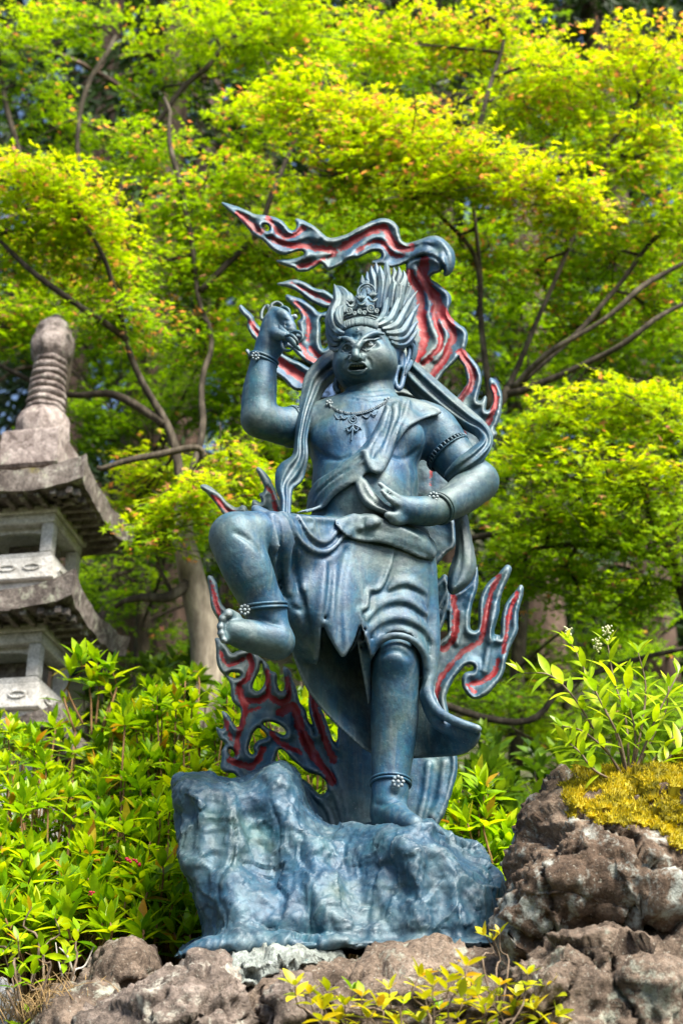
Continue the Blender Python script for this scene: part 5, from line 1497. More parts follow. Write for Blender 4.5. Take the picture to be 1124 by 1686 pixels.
def lance(L=1.0, W=0.27, fold=0.10, droop=0.22, rows=6, tip=1.0):
    """lance-shaped blade along +Y, upper side +Z, folded at the midrib and drooping"""
    t = np.linspace(0, 1, rows + 1)
    w = W * 0.5 * np.sin(np.pi * t ** 0.85) ** 0.9 * 1.0
    w[0] = 0.02; w[-1] = 0.004
    z = -droop * t ** 2
    V = []
    for k in range(rows + 1):
        V += [(-w[k], t[k] * L, z[k] + fold * w[k] * 2), (0, t[k] * L, z[k]), (w[k], t[k] * L, z[k] + fold * w[k] * 2)]
    Q = []
    for k in range(rows):
        a = 3 * k
        Q += [(a, a + 1, a + 4, a + 3), (a + 1, a + 2, a + 5, a + 4)]
    return np.array(V), np.array(Q)
def basis(D, up):
    D = D / (np.linalg.norm(D, axis=1, keepdims=True) + 1e-9)
    X = np.cross(D, up); X /= np.linalg.norm(X, axis=1, keepdims=True) + 1e-9
    Z = np.cross(X, D)
    return X, D, Z
class Leaves:
    def __init__(self):
        self.p, self.d, self.u, self.s = [], [], [], []
    def add(self, p, d, u, s):
        self.p.append(p); self.d.append(d); self.u.append(u); self.s.append(s)
    def whorl(self, p, axis, n, L, spread=(0.35, 1.1), tiers=2, gap=0.018):
        axis = axis / np.linalg.norm(axis)
        x = np.cross(axis, [0.3, 0.9, 0.2]); x /= np.linalg.norm(x); y = np.cross(axis, x)
        k = 0
        a0 = rs.uniform(0, 6.28)
        for t in range(tiers):
            m = n if t == 0 else max(3, n - 1)
            for i in range(m):
                a = a0 + i * 2 * math.pi / m + t * 0.6 + rs.normal(0, 0.18)
                el = np.interp(t, [0, max(1, tiers - 1)], [spread[0], spread[1]]) + rs.normal(0, 0.18)
                rad = x * math.cos(a) + y * math.sin(a)
                d = axis * math.cos(el) + rad * math.sin(el)
                self.add(p - axis * gap * t + rad * 0.002, d, axis * math.sin(el) - rad * math.cos(el) * 0.6 + axis * 0.4, L * rs.uniform(0.55, 1.18) * (0.85 if t == 0 else 1.0))
    def build(self, parent, mat_o, mat_a, shapes, limit=300, name='leaf'):
        P = np.array(self.p); D = np.array(self.d); U = np.array(self.u); S = np.array(self.s)
        X, D, Z = basis(D, U)
        vx, vy, dep = proj(P)
        infr = (vx > -10) & (vx < 1134) & (vy > -10) & (vy < 1700)
        order = np.argsort(np.where(infr, dep, dep + 50))
        mes = [mesh_data(name, v, q, mat_o) for v, q in shapes]
        for k, i in enumerate(order[:limit]):
            o = link(name, mes[k % len(mes)], parent)
            M = Matrix(((X[i, 0], D[i, 0], Z[i, 0], P[i, 0]), (X[i, 1], D[i, 1], Z[i, 1], P[i, 1]), (X[i, 2], D[i, 2], Z[i, 2], P[i, 2]), (0, 0, 0, 1)))
            o.matrix_basis = M @ Matrix.Scale(float(S[i]), 4)
        rest = order[limit:]
        if len(rest):
            b = Bag()
            v, q = shapes[0]
            n = len(v)
            V = P[rest, None] + S[rest, None, None] * (v[None, :, 0:1] * X[rest, None] + v[None, :, 1:2] * D[rest, None] + v[None, :, 2:3] * Z[rest, None])
            Qa = (q[None] + (np.arange(len(rest)) * n)[:, None, None]).reshape(-1, 4)
            tone = np.repeat(rs.random(len(rest)), n)
            b.add(V.reshape(-1, 3), Qa, a=tone)
            o = b.obj('foliage', mat_a, parent, attr='tone'); o['kind'] = 'stuff'
SH = [lance(1, .34, .12, .20), lance(1, .37, .16, .10), lance(1, .31, .08, .32)]

def shrub(name, label, base, tips, L, n, group, mat_o=M_LEAF_O, mat_a=M_LEAF_A, stem_mat=M_STEM, shapes=SH, limit=300, r0=0.0042, spread=(0.35, 1.15), tiers=2, lean=0.0):
    base = np.asarray(base, float)
    r = root(name, base, label, 'shrub' if 'shrub' in name else 'plant', group)
    lv = Leaves(); sb = Bag()
    for t in tips:
        t = np.asarray(t, float)
        ax = np.array([rs.normal(0, .28) + lean, rs.normal(-.18, .25), 1.0])
        b0 = base + np.array([(t[0] - base[0]) * rs.uniform(.35, .75), (t[1] - base[1]) * rs.uniform(.4, .8), rs.uniform(0, .3) * (t[2] - base[2])])
        mid = 0.5 * (b0 + t) + np.array([rs.normal(0, .02), rs.normal(0, .02), .02])
        P = spline(np.array([b0, mid, t - ax * 0.03, t + ax * 0.008]), 3)
        sb.add(*sweep(P, np.linspace(r0, r0 * .45, len(P)), 5))
        lv.whorl(t, ax, n, L, spread, tiers)
        if rs.random() < .6:
            lv.whorl(t - ax * rs.uniform(.05, .09), ax, max(3, n - 3), L, (0.9, 1.4), 1)
    sb.obj('stems', stem_mat, r)
    lv.build(r, mat_o, mat_a, shapes, limit)
    return r
G_S = 'leafy evergreen shrubs around the statue'
# big shrub on the left: a bank of whorls falling from back to front
def bank(n, xs, topx, topy, ybot, Yt, Yb, jit=0.12):
    out = []
    while len(out) < n:
        x = rs.uniform(*xs)
        yt = np.interp(x, topx, topy)
        u = rs.random() ** 0.9
        y = yt + (ybot - yt) * u
        Y = Yt + (Yb - Yt) * u + rs.normal(0, jit)
        out.append(at(x, y + rs.normal(0, 5), max(Y, 0.16 if x > 255 else -0.1)))
    return out
tips = bank(330, (-60, 262), [-60, 0, 60, 130, 185, 225, 262], [1195, 1192, 1180, 1192, 1180, 1165, 1170], 1540, 1.15, 0.12)
shrub('evergreen_shrub', 'wide bright green shrub with whorled leaves in front of the stone pagoda', (at(110, 1560, 0.55)[0], 0.55, 1.75), tips, 0.069, 8, G_S)
tips = bank(190, (205, 395), [205, 225, 260, 300, 350, 395], [1140, 1112, 1130, 1116, 1110, 1140], 1540, 1.0, 0.30)
shrub('evergreen_shrub', 'taller bright green shrub close behind the lower flames and pedestal', (at(310, 1560, 0.65)[0], 0.65, 1.75), tips, 0.069, 8, G_S)
tips = bank(120, (395, 745), [395, 500, 600, 745], [1150, 1130, 1180, 1270], 1560, 0.95, 0.5)
shrub('evergreen_shrub', 'green shrub seen through the gaps of the flames behind the statue', (at(560, 1560, 0.8)[0], 0.8, 1.75), tips, 0.076, 8, G_S, limit=150)
tips = bank(60, (740, 860), [740, 780, 815, 860], [1280, 1268, 1285, 1380], 1520, 0.5, 0.28, 0.06)
shrub('evergreen_shrub', 'upright green shrub between the pedestal and the mossy boulder', (at(800, 1560, 0.4)[0], 0.4, 1.75), tips, 0.07, 7, G_S)
m_red, _n, _b = new_mat('red_bud'); _b.inputs['Base Color'].default_value = (.45, .01, .04, 1); _b.inputs['Roughness'].default_value = .5
for (x, y, Y), par in (((212, 1416, .12), 'evergreen_shrub'), ((229, 1421, .12), 'evergreen_shrub'), ((150, 1470, .05), 'evergreen_shrub'), ((832, 1515, .2), 'evergreen_shrub.003')):
    rb_ = Bag()
    for k in range(7):
        bead(rb_, x + rs.normal(0, 2.6), y + rs.normal(0, 3.2), Y + rs.normal(0, .004), rs.uniform(1.8, 2.8))
    rb_.obj('red_bud_cluster', m_red, bpy.data.objects[par])
# sprig standing before the pagoda
tips = [at(x, y, 0.95) for x, y in ((132, 1088), (160, 1092), (186, 1108), (150, 1122), (116, 1112), (178, 1132))]
shrub('shrub_sprig', 'tall single leafy sprig with orange stem in front of the pagoda', at(160, 1215, 0.95), tips, 0.085, 7, G_S, r0=.0042)
# sprigs at the lower left corner
SH2 = [lance(1, .36, .12, .18), lance(1, .40, .16, .08)]
tips = [at(x, y, Y) for x, y, Y in ((50, 1500, -.25), (90, 1512, -.2), (128, 1536, -.2), (30, 1548, -.3), (70, 1560, -.3), (8, 1572, -.3), (110, 1572, -.25), (20, 1610, -.32), (55, 1604, -.3), (0, 1530, -.25))]
shrub('leafy_sprig', 'thin-stemmed green sprig with pale leaves in the lower left corner', at(60, 1690, -.28), tips, 0.045, 4, None, stem_mat=M_STEM_G, shapes=SH2, r0=.003, spread=(.7, 1.3), tiers=2)
# dry grass tuft
dg = Bag()
for k in range(260):
    x = rs.normal(75, 45); y0 = 1690 - abs(rs.normal(0, 18))
    p = at(x, y0, -.27 + rs.normal(0, .04))
    e = p + np.array([rs.normal(0, .04), rs.normal(0, .03), rs.uniform(.015, .07)])
    m = 0.5 * (p + e) + np.array([rs.normal(0, .008), 0, .012])
    dg.add(*sweep(spline(np.array([p, m, e]), 2), np.linspace(.0011, .0004, 5), 4))
M_DRY = mat_bark('dry_grass', (0.16, 0.10, 0.04), (0.30, 0.20, 0.09), (0.40, 0.28, 0.14), 3)
dg.obj('dry_grass', M_DRY, label='tuft of dry brown grass at the foot of the corner sprig', cat='grass', kind='stuff')
# bare forked twig
tw = Bag()
for pts in ([(120, 1600, -.2, 2), (112, 1575, -.2, 2), (98, 1560, -.2, 1)], [(118, 1640, -.2, 2.5), (122, 1600, -.2, 2.2), (140, 1590, -.18, 1.6), (156, 1556, -.18, 1)], [(104, 1610, -.2, 1.8), (96, 1580, -.2, 1.4), (92, 1552, -.2, .8)]):
    tw.add(*ptube(pts, 6))
tw.obj('bare_twig', mat_bark('grey_twig', (.2, .18, .15), (.35, .32, .28), (.45, .42, .38), 3), label='pale bare forked twig beside the small dark rock', cat='twig')

# ---- plant on the mossy boulder
def stalk_plant(name, label, base, stalks, L, mat_o, mat_a, stem_mat, shapes, pairs=5, r0=3.0, group=None, limit=300, top=0.55):
    r = root(name, at(*base), label, 'plant', group)
    lv = Leaves(); sb = Bag()
    for st in stalks:
        q = spline([base] + list(st), 6)
        P = at(q[:, 0], q[:, 1], q[:, 2])
        R = np.linspace(r0, r0 * .4, len(P)) * float(mpp(*base))
        sb.add(*sweep(P, R, 6))
        T = frames(P)
        s0 = 1 - top
        for k, u in enumerate(np.linspace(s0, 1, pairs)):
            i = min(int(u * (len(P) - 1)), len(P) - 1)
            ax = T[i]
            x = np.cross(ax, [0.2, -1, 0.1]); x /= np.linalg.norm(x); y = np.cross(ax, x)
            a0 = k * 1.57 + rs.normal(0, .3)
            for h in (0, math.pi):
                a = a0 + h + rs.normal(0, .2)
                rad = x * math.cos(a) + y * math.sin(a) * .8
                el = rs.uniform(.75, 1.25) * (0.6 if u > .97 else 1)
                lv.add(P[i], ax * math.cos(el) + rad * math.sin(el) + np.array([0, 0, .15]), ax * .4 + np.array([0, -.75, .9]) - rad * .2, L * rs.uniform(.6, 1.1) * (0.75 if u > .97 else 1))
        lv.whorl(P[-1], T[-1] + np.array([0, -.1, .3]), 3, L * .7, (.4, .9), 1)
    sb.obj('stems', stem_mat, r)
    lv.build(r, mat_o, mat_a, shapes, limit)
    return r
SH3 = [lance(1, .31, .10, .16), lance(1, .28, .14, .28)]
YG2 = [(0.0, (0.20, 0.36, 0.010)), (0.5, (0.36, 0.52, 0.012)), (1.0, (0.52, 0.62, 0.016))]
M_LEAF_R = mat_leaf('rock_plant_leaf', YG2, 'obj', 0.45, 0.35)
B0 = (1035, 1296, -0.36)
stk = [[(985, 1215, -0.36), (945, 1150, -0.38), (905, 1112, -0.39), (862, 1108, -0.40)], [(1010, 1200, -0.34), (975, 1130, -0.34), (948, 1075, -0.34), (934, 1052, -0.34)], [(1030, 1190, -0.32), (1010, 1120, -0.31), (1000, 1062, -0.30)],
       [(1055, 1200, -0.32), (1062, 1130, -0.31), (1050, 1075, -0.30)], [(1075, 1210, -0.32), (1095, 1170, -0.30), (1100, 1130, -0.30)], [(1085, 1240, -0.34), (1120, 1200, -0.34), (1150, 1170, -0.34)], [(1000, 1240, -0.37), (960, 1205, -0.39), (925, 1195, -0.40)],
       [(1060, 1230, -0.38), (1080, 1180, -0.39), (1115, 1110, -0.39)], [(1020, 1220, -0.38), (990, 1160, -0.40), (970, 1120, -0.41)], [(1045, 1215, -0.37), (1035, 1160, -0.38), (1030, 1110, -0.38)], [(980, 1270, -0.38), (955, 1240, -0.40), (935, 1222, -0.40)], [(1080, 1265, -0.36), (1110, 1240, -0.37), (1140, 1225, -0.37)]]
rp = stalk_plant('rock_plant', 'bright green leafy plant with thin brown stems growing on the mossy boulder', B0, stk, 0.066, M_LEAF_R, M_LEAF_A, M_STEM_G, SH3, 7, 2.6, top=.68)
for x, y in ((934, 1044), (999, 1042), (982, 1062)):
    bbg = Bag()
    for k in range(26):
        bead(bbg, x + rs.normal(0, 3.2), y + rs.uniform(-12, 12), -.31 + rs.normal(0, .006), rs.uniform(1.4, 2.2))
    bbg.obj('flower_bud_cluster', mat_bark('pale_bud', (.35, .38, .16), (.5, .5, .28), (.6, .58, .4), 3), rp)

# ---- yellow-leaved plant in front of the ledge
SH4 = [lance(1, .42, .14, .14), lance(1, .46, .10, .22)]
B1 = np.array(at(700, 1790, -.62))
yt = [(486, 1622), (510, 1636), (540, 1632), (568, 1655), (596, 1640), (622, 1656), (640, 1628), (690, 1608), (712, 1622), (738, 1612), (768, 1590), (756, 1636), (700, 1645), (664, 1652), (724, 1662), (786, 1640), (822, 1622), (850, 1640), (868, 1604), (906, 1624), (936, 1640), (880, 1662), (842, 1672), (796, 1668), (752, 1676), (606, 1678), (556, 1680), (915, 1672), (650, 1680), (690, 1682), (580, 1630), (530, 1662), (775, 1625), (810, 1652)]
tips = [at(x, y, -.60 + rs.normal(0, .05)) for x, y in yt]
shrub('yellow_leaved_plant', 'low yellow-green leafy plant spreading in front of the rock ledge', B1, tips, 0.036, 5, None, M_YLEAF_O, M_LEAF_A, M_STEM_G, SH4, 300, r0=.0022, spread=(.8, 1.25), tiers=2)
tips = [at(x, y, -.5) for x, y in ((798, 1540), (822, 1536), (812, 1548))]
shrub('yellow_leaved_sprig', 'slender sprig with yellow leaves rising before the pedestal corner', at(822, 1690, -.55), tips, 0.030, 4, None, M_YLEAF_O, M_LEAF_A, M_STEM_G, SH4, r0=.0022, spread=(.6, 1.2), tiers=1)

# ---- moss cushion on the boulder
M_MOSS = mat_leaf('yellow_moss', [(0.0, (0.10, 0.10, 0.010)), (0.35, (0.36, 0.30, 0.010)), (0.75, (0.66, 0.53, 0.012)), (1.0, (0.70, 0.50, 0.03))], 'attr', 0.3, 0.7)
mossy = bpy.data.objects['boulder']
mv = np.empty(len(mossy.data.vertices) * 3, np.float32); mossy.data.vertices.foreach_get('co', mv); mv = mv.reshape(-1, 3)
mn = np.empty(len(mossy.data.vertices) * 3, np.float32); mossy.data.vertices.foreach_get('normal', mn); mn = mn.reshape(-1, 3)
vx, vy, _ = proj(mv)
edge = np.interp(vx, [905, 940, 1000, 1050, 1090, 1130, 1220], [1318, 1338, 1356, 1374, 1392, 1388, 1375]) + 26 * vnoise(mv * 9, 5) + 14 * vnoise(mv * 38, 6)
keep = (vy < edge) & (vx > 930 + 14 * vnoise(mv * 25, 8)) & (mn[:, 2] > -0.35) & (fbm(mv, 16, 3, 12) < .55)
idx = np.flatnonzero(keep)
idx = rs.choice(idx, 60000) if len(idx) else idx
mb = Bag()
P0 = mv[idx] + rs.normal(0, .002, (len(idx), 3)); Nm = mn[idx] * 0.7 + np.array([0, -.15, .6]) + rs.normal(0, .55, (len(idx), 3))
Nm /= np.linalg.norm(Nm, axis=1, keepdims=True)
clump = 0.5 + 0.5 * vnoise(mv[idx] * 38, 9)
LL = (0.005 + 0.010 * clump) * rs.uniform(.7, 1.3, len(idx))
side = np.cross(Nm, rs.normal(0, 1, (len(idx), 3))); side /= np.linalg.norm(side, axis=1, keepdims=True)
w = 0.0011
Vm = np.stack([P0 - side * w * .6, P0 + Nm * (LL * .5)[:, None] - side * w, P0 + Nm * LL[:, None], P0 + Nm * (LL * .5)[:, None] + side * w, P0 + side * w * .6], 1)
k5 = (np.arange(len(idx)) * 5)[:, None]
mb.add(Vm.reshape(-1, 3), T=np.concatenate([k5 + [0, 1, 2], k5 + [0, 2, 4], k5 + [2, 3, 4]]), a=np.repeat(np.clip(clump * .75 + rs.normal(0.08, .24, len(idx)), 0, 1), 5))
mq = np.empty(len(mossy.data.loops), np.int32); mossy.data.loops.foreach_get('vertex_index', mq); mq = mq.reshape(-1, 4)
mq = mq[keep[mq].all(1)]
used = np.unique(mq); remap = np.full(len(mv), -1); remap[used] = np.arange(len(used))
bump_ = 0.5 + 0.5 * vnoise(mv[used] * 38, 9)
mb.add(mv[used] + mn[used] * (0.001 + 0.007 * bump_)[:, None], remap[mq], a=np.clip(.05 + .5 * bump_, 0, 1))
mb.obj('moss', M_MOSS, smooth=False, attr='tone', label='thick yellow moss cushion covering the top of the brown boulder', cat='moss', kind='stuff')

# ---- darker undergrowth on the slope behind
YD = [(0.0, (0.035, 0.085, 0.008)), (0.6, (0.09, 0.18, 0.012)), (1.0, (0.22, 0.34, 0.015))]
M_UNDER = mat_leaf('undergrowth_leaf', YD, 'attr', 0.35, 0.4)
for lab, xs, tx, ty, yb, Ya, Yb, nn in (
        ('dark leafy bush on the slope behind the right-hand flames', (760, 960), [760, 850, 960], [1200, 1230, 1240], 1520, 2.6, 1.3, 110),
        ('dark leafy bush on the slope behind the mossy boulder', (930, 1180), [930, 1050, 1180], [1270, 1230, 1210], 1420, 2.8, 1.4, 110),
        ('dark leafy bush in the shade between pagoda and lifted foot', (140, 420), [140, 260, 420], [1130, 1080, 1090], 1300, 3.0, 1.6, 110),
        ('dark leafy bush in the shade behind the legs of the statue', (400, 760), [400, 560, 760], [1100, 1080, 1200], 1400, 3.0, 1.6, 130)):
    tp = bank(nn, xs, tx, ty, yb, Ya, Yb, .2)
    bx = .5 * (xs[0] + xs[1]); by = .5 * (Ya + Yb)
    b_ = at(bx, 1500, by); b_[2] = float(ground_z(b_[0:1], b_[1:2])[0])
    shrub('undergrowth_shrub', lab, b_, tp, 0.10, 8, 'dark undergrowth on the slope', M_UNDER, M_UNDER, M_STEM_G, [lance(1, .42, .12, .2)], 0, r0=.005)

# ================================================================== TREES
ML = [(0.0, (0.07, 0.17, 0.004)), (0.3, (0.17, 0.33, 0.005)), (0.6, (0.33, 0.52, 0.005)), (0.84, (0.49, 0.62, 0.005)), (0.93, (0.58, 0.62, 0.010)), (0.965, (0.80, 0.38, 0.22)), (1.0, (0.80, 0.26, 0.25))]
M_MAPLE = mat_leaf('maple_leaf', ML, 'attr', 0.58, 0.65, 0.25, spec=.12)
M_MBARK = mat_bark('maple_bark', (0.018, 0.015, 0.011), (0.045, 0.036, 0.026), (0.12, 0.10, 0.075), 1.0)
M_PBARK = mat_bark('pale_maple_bark', (0.09, 0.075, 0.058), (0.19, 0.16, 0.125), (0.32, 0.28, 0.22), 1.0)
M_CBARK = mat_bark('cedar_bark', (0.04, 0.028, 0.022), (0.10, 0.066, 0.05), (0.18, 0.125, 0.10), 0.6, 0.08)
M_DARKF = mat_leaf('cedar_foliage', [(0, (0.010, 0.030, 0.006)), (0.6, (0.024, 0.062, 0.010)), (1, (0.06, 0.12, 0.014))], 'attr', 0.25, 0.6)
def star_leaf():
    """five-lobed maple leaf along +Y"""
    ang = np.radians([-98, -48, 0, 48, 98])
    ln = np.array([.58, .84, 1.0, .84, .58])
    V = [(0, 0, 0)]
    for k in range(5):
        V.append((ln[k] * math.sin(ang[k]), ln[k] * math.cos(ang[k]), -.10 * ln[k] ** 2))
        if k < 4:
            m = (ang[k] + ang[k + 1]) / 2
            V.append((.32 * math.sin(m), .32 * math.cos(m), 0.02))
    T = [(0, k + 1, k) for k in range(1, 9)]
    return np.array(V), np.array(T)
SV, ST = star_leaf()
def scatter(bag, P, D, U, S, tone, V0, T0):
    X, D, Z = basis(D, U)
    V = P[:, None] + S[:, None, None] * (V0[None, :, 0:1] * X[:, None] + V0[None, :, 1:2] * D[:, None] + V0[None, :, 2:3] * Z[:, None])
    n = len(V0)
    T = (T0[None] + (np.arange(len(P)) * n)[:, None, None]).reshape(-1, 3)
    bag.add(V.reshape(-1, 3), T=T, a=np.repeat(tone, n))
def sprays(fol, twig, C, R, n, tone, size=0.026, per=24, pink=0.02, up=0.9, ):
    """C centre (m), R radii (m): n flat sprays of leaves in an ellipsoid"""
    u = rs.normal(0, 1, (n, 3)); u /= np.linalg.norm(u, axis=1, keepdims=True)
    rad = rs.random((n, 1)) ** 0.45
    O = C + u * rad * R
    for o in range(n):
        az = rs.uniform(0, 6.28)
        d = np.array([math.cos(az), math.sin(az) * .8 - .25, rs.normal(-.05, .22)]); d /= np.linalg.norm(d)
        nrm = np.array([rs.normal(0, .25), rs.normal(-.45, .25), up]); nrm /= np.linalg.norm(nrm)
        side = np.cross(d, nrm); side /= np.linalg.norm(side)
        Ln = rs.uniform(.14, .28)
        t = np.repeat(np.linspace(.12, 1, per // 2), 2)[:per]
        sg = np.where(np.arange(per) % 2, 1, -1)
        off = (rs.uniform(.01, .055, per) + .035 * (1 - t)) * sg
        P = O[o] - d * Ln * .5 + d * (Ln * t)[:, None] + side * off[:, None] + np.array([0, 0, -.05]) * (t ** 2)[:, None] + rs.normal(0, .008, (per, 3))
        D = d + side * (sg * rs.uniform(.3, 1.1, per))[:, None] + rs.normal(0, .25, (per, 3)) + np.array([0, 0, -.25])
        U = nrm + rs.normal(0, .35, (per, 3))
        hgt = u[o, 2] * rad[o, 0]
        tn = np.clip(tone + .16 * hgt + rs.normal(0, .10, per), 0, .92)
        pk = rs.random(per) < pink * (1 + 2.2 * max(hgt, 0))
        tn = np.where(pk, rs.uniform(.955, 1, per), tn)
        scatter(fol, P, D, U, size * rs.uniform(.7, 1.25, per), tn, SV, ST)
        if twig is not None:
            twig.add(*sweep(np.array([O[o] - d * Ln * .7, O[o] - d * Ln * .1, O[o] + d * Ln * .4 + np.array([0, 0, -.02])]), np.array([.0022, .0016, .0008]), 3, cap=False))
def branch(bag, pts, n=5, sides=7, wob=0.0):
    q = spline(pts, n)
    P = at(q[:, 0], q[:, 1], q[:, 2])
    if wob:
        P[1:-1] += wob * np.column_stack([vnoise(P[1:-1] * 3 + k * 9, 40 + k) for k in range(3)])
    R = np.maximum(q[:, 3], .2) * ((P - CAM) @ FW) / FPX
    bag.add(*sweep(P, R, sides))
    return P
def maple(label, trunk, limbs, clumps, group='maple trees behind the statue', size=0.031, pink=0.03, pale=False):
    """trunk, limbs rows (px,py,Y,r px); clumps rows (px,py,Y,rx px,ry px,n,tone)"""
    b0 = at(*trunk[0][:3])
    r = root('maple_tree', b0, label, 'tree', group)
    tb = Bag(); Pt = branch(tb, trunk, 6, 10, .02); tb.obj('trunk', M_PBARK if pale else M_MBARK, r)
    pts = [Pt]
    for l in limbs:
        lb = Bag(); pts.append(branch(lb, l, 6, 7, .03)); lb.obj('limb', M_MBARK, r)
    allp = np.concatenate(pts)
    fol, twg = Bag(), Bag()
    for cx, cy, Y, rx, ry, n, tone in clumps:
        C = at(cx, cy, Y); s = float(mpp(cx, cy, Y))
        R = np.array([rx * s, max(rx, ry) * s * .75, ry * s * 1.05])
        near = allp[np.argmin(np.linalg.norm(allp - C, axis=1) + .4 * np.maximum(allp[:, 2] - C[2], 0))]
        mid = .5 * (near + C) + np.array([0, 0, .05]) + rs.normal(0, .04, 3)
        main = spline(np.array([near, mid, C]), 5)
        twg.add(*sweep(main, np.linspace(.011, .006, len(main)), 5))
        for k in range(7):
            e = C + rs.normal(0, .5, 3) * R * 1.15
            m = .5 * (C + e) + rs.normal(0, .03, 3)
            a_ = main[rs.integers(len(main) // 2, len(main))]
            bb_ = spline(np.array([a_, m, e]), 4)
            twg.add(*sweep(bb_, np.linspace(.0055, .0018, len(bb_)), 4))
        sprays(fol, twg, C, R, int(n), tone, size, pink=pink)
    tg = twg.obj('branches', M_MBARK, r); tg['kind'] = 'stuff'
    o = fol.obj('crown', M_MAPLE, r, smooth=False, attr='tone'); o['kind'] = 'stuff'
    return r
# 1: the bright maple that overhangs from the upper right
maple('large maple with bright yellow-green crown and dark limbs fanning out to the right', [(690, 1330, 3.0, 20), (680, 1150, 2.9, 17), (690, 920, 2.8, 14), (745, 750, 2.7, 10), (835, 640, 2.7, 7)],
      [[(835, 640, 2.7, 6), (900, 580, 2.6, 5), (990, 520, 2.5, 4), (1060, 470, 2.5, 5), (1150, 420, 2.5, 3)], [(835, 645, 2.7, 6), (930, 560, 2.7, 5), (1010, 470, 2.7, 4), (1080, 400, 2.7, 4), (1150, 330, 2.7, 3)],
       [(830, 650, 2.7, 7), (960, 600, 2.6, 5), (1050, 545, 2.5, 5), (1150, 490, 2.5, 3)], [(790, 690, 2.75, 6), (850, 600, 2.7, 5), (900, 480, 2.6, 4), (960, 350, 2.5, 4), (1000, 240, 2.4, 3)], [(800, 680, 2.7, 6), (785, 520, 2.6, 5), (770, 400, 2.5, 4), (690, 330, 2.4, 3), (600, 300, 2.4, 3)],
       [(700, 900, 2.8, 6), (870, 860, 2.8, 5), (960, 810, 2.8, 5), (1080, 740, 2.7, 3)], [(680, 1150, 2.9, 7), (850, 1190, 2.9, 6), (930, 1130, 2.9, 5), (1040, 1090, 2.9, 5), (1150, 1060, 2.9, 3)], [(785, 520, 2.6, 4), (780, 300, 2.5, 3), (790, 180, 2.4, 4), (830, 60, 2.4, 3)]],
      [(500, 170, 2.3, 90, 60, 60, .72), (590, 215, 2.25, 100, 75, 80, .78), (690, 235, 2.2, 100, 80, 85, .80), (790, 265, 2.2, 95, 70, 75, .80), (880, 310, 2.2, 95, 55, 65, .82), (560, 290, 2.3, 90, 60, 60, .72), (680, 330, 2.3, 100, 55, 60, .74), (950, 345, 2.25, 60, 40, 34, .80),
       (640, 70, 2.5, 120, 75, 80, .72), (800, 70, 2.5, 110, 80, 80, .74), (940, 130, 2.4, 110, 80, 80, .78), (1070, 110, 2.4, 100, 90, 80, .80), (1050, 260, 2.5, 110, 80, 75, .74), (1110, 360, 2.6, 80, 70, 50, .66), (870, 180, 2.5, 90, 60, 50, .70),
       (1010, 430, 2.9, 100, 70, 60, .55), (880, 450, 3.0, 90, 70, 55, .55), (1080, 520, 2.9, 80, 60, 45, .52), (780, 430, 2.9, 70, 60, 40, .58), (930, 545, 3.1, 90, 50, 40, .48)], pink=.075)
# 2: left maple
maple('maple with bright layered foliage beside the pagoda spire', [(345, 1240, 2.6, 30), (338, 1060, 2.55, 27), (312, 950, 2.5, 22), (300, 880, 2.5, 18), (310, 820, 2.5, 15)],
      [[(312, 950, 2.5, 12), (280, 985, 2.4, 9), (230, 990, 2.4, 7), (190, 1000, 2.4, 4)], [(305, 830, 2.5, 8), (330, 740, 2.4, 6), (250, 745, 2.3, 6), (160, 770, 2.2, 4)], [(310, 820, 2.5, 9), (270, 700, 2.5, 7), (210, 560, 2.4, 5), (170, 430, 2.2, 4), (120, 330, 2.1, 3)], [(270, 700, 2.5, 8), (190, 650, 2.5, 7), (90, 640, 2.5, 5), (-20, 590, 2.5, 3)],
       [(310, 820, 2.5, 7), (340, 640, 2.6, 5), (330, 480, 2.7, 4), (300, 300, 2.7, 5), (270, 160, 2.7, 3)], [(210, 560, 2.4, 6), (60, 450, 2.2, 5), (-20, 380, 2.2, 3)], [(330, 480, 2.7, 6), (420, 380, 2.7, 5), (480, 250, 2.8, 4), (540, 100, 2.8, 3)]],
      [(60, 310, 2.1, 100, 65, 70, .74), (130, 360, 2.2, 100, 80, 80, .74), (50, 410, 2.4, 90, 70, 60, .66), (175, 440, 2.5, 80, 70, 55, .66), (100, 500, 3.1, 90, 60, 50, .55), (200, 520, 2.4, 80, 60, 45, .50), (15, 540, 3.1, 70, 60, 40, .5),
       (275, 770, 2.9, 80, 45, 45, .74), (225, 820, 3.0, 75, 50, 42, .74), (320, 810, 2.15, 70, 50, 40, .74), (270, 870, 2.2, 60, 35, 26, .66), (380, 770, 2.3, 60, 50, 30, .66), (430, 800, 2.4, 50, 45, 24, .66),
       (300, 340, 2.8, 90, 70, 55, .52), (370, 430, 2.8, 80, 70, 50, .54), (290, 460, 2.8, 80, 60, 45, .46), (400, 300, 2.8, 70, 60, 42, .56), (240, 240, 2.9, 90, 60, 50, .48), (420, 200, 2.8, 70, 60, 42, .60), (330, 560, 2.8, 80, 60, 40, .42), (450, 430, 2.8, 60, 50, 35, .56)], pink=.07, pale=True)
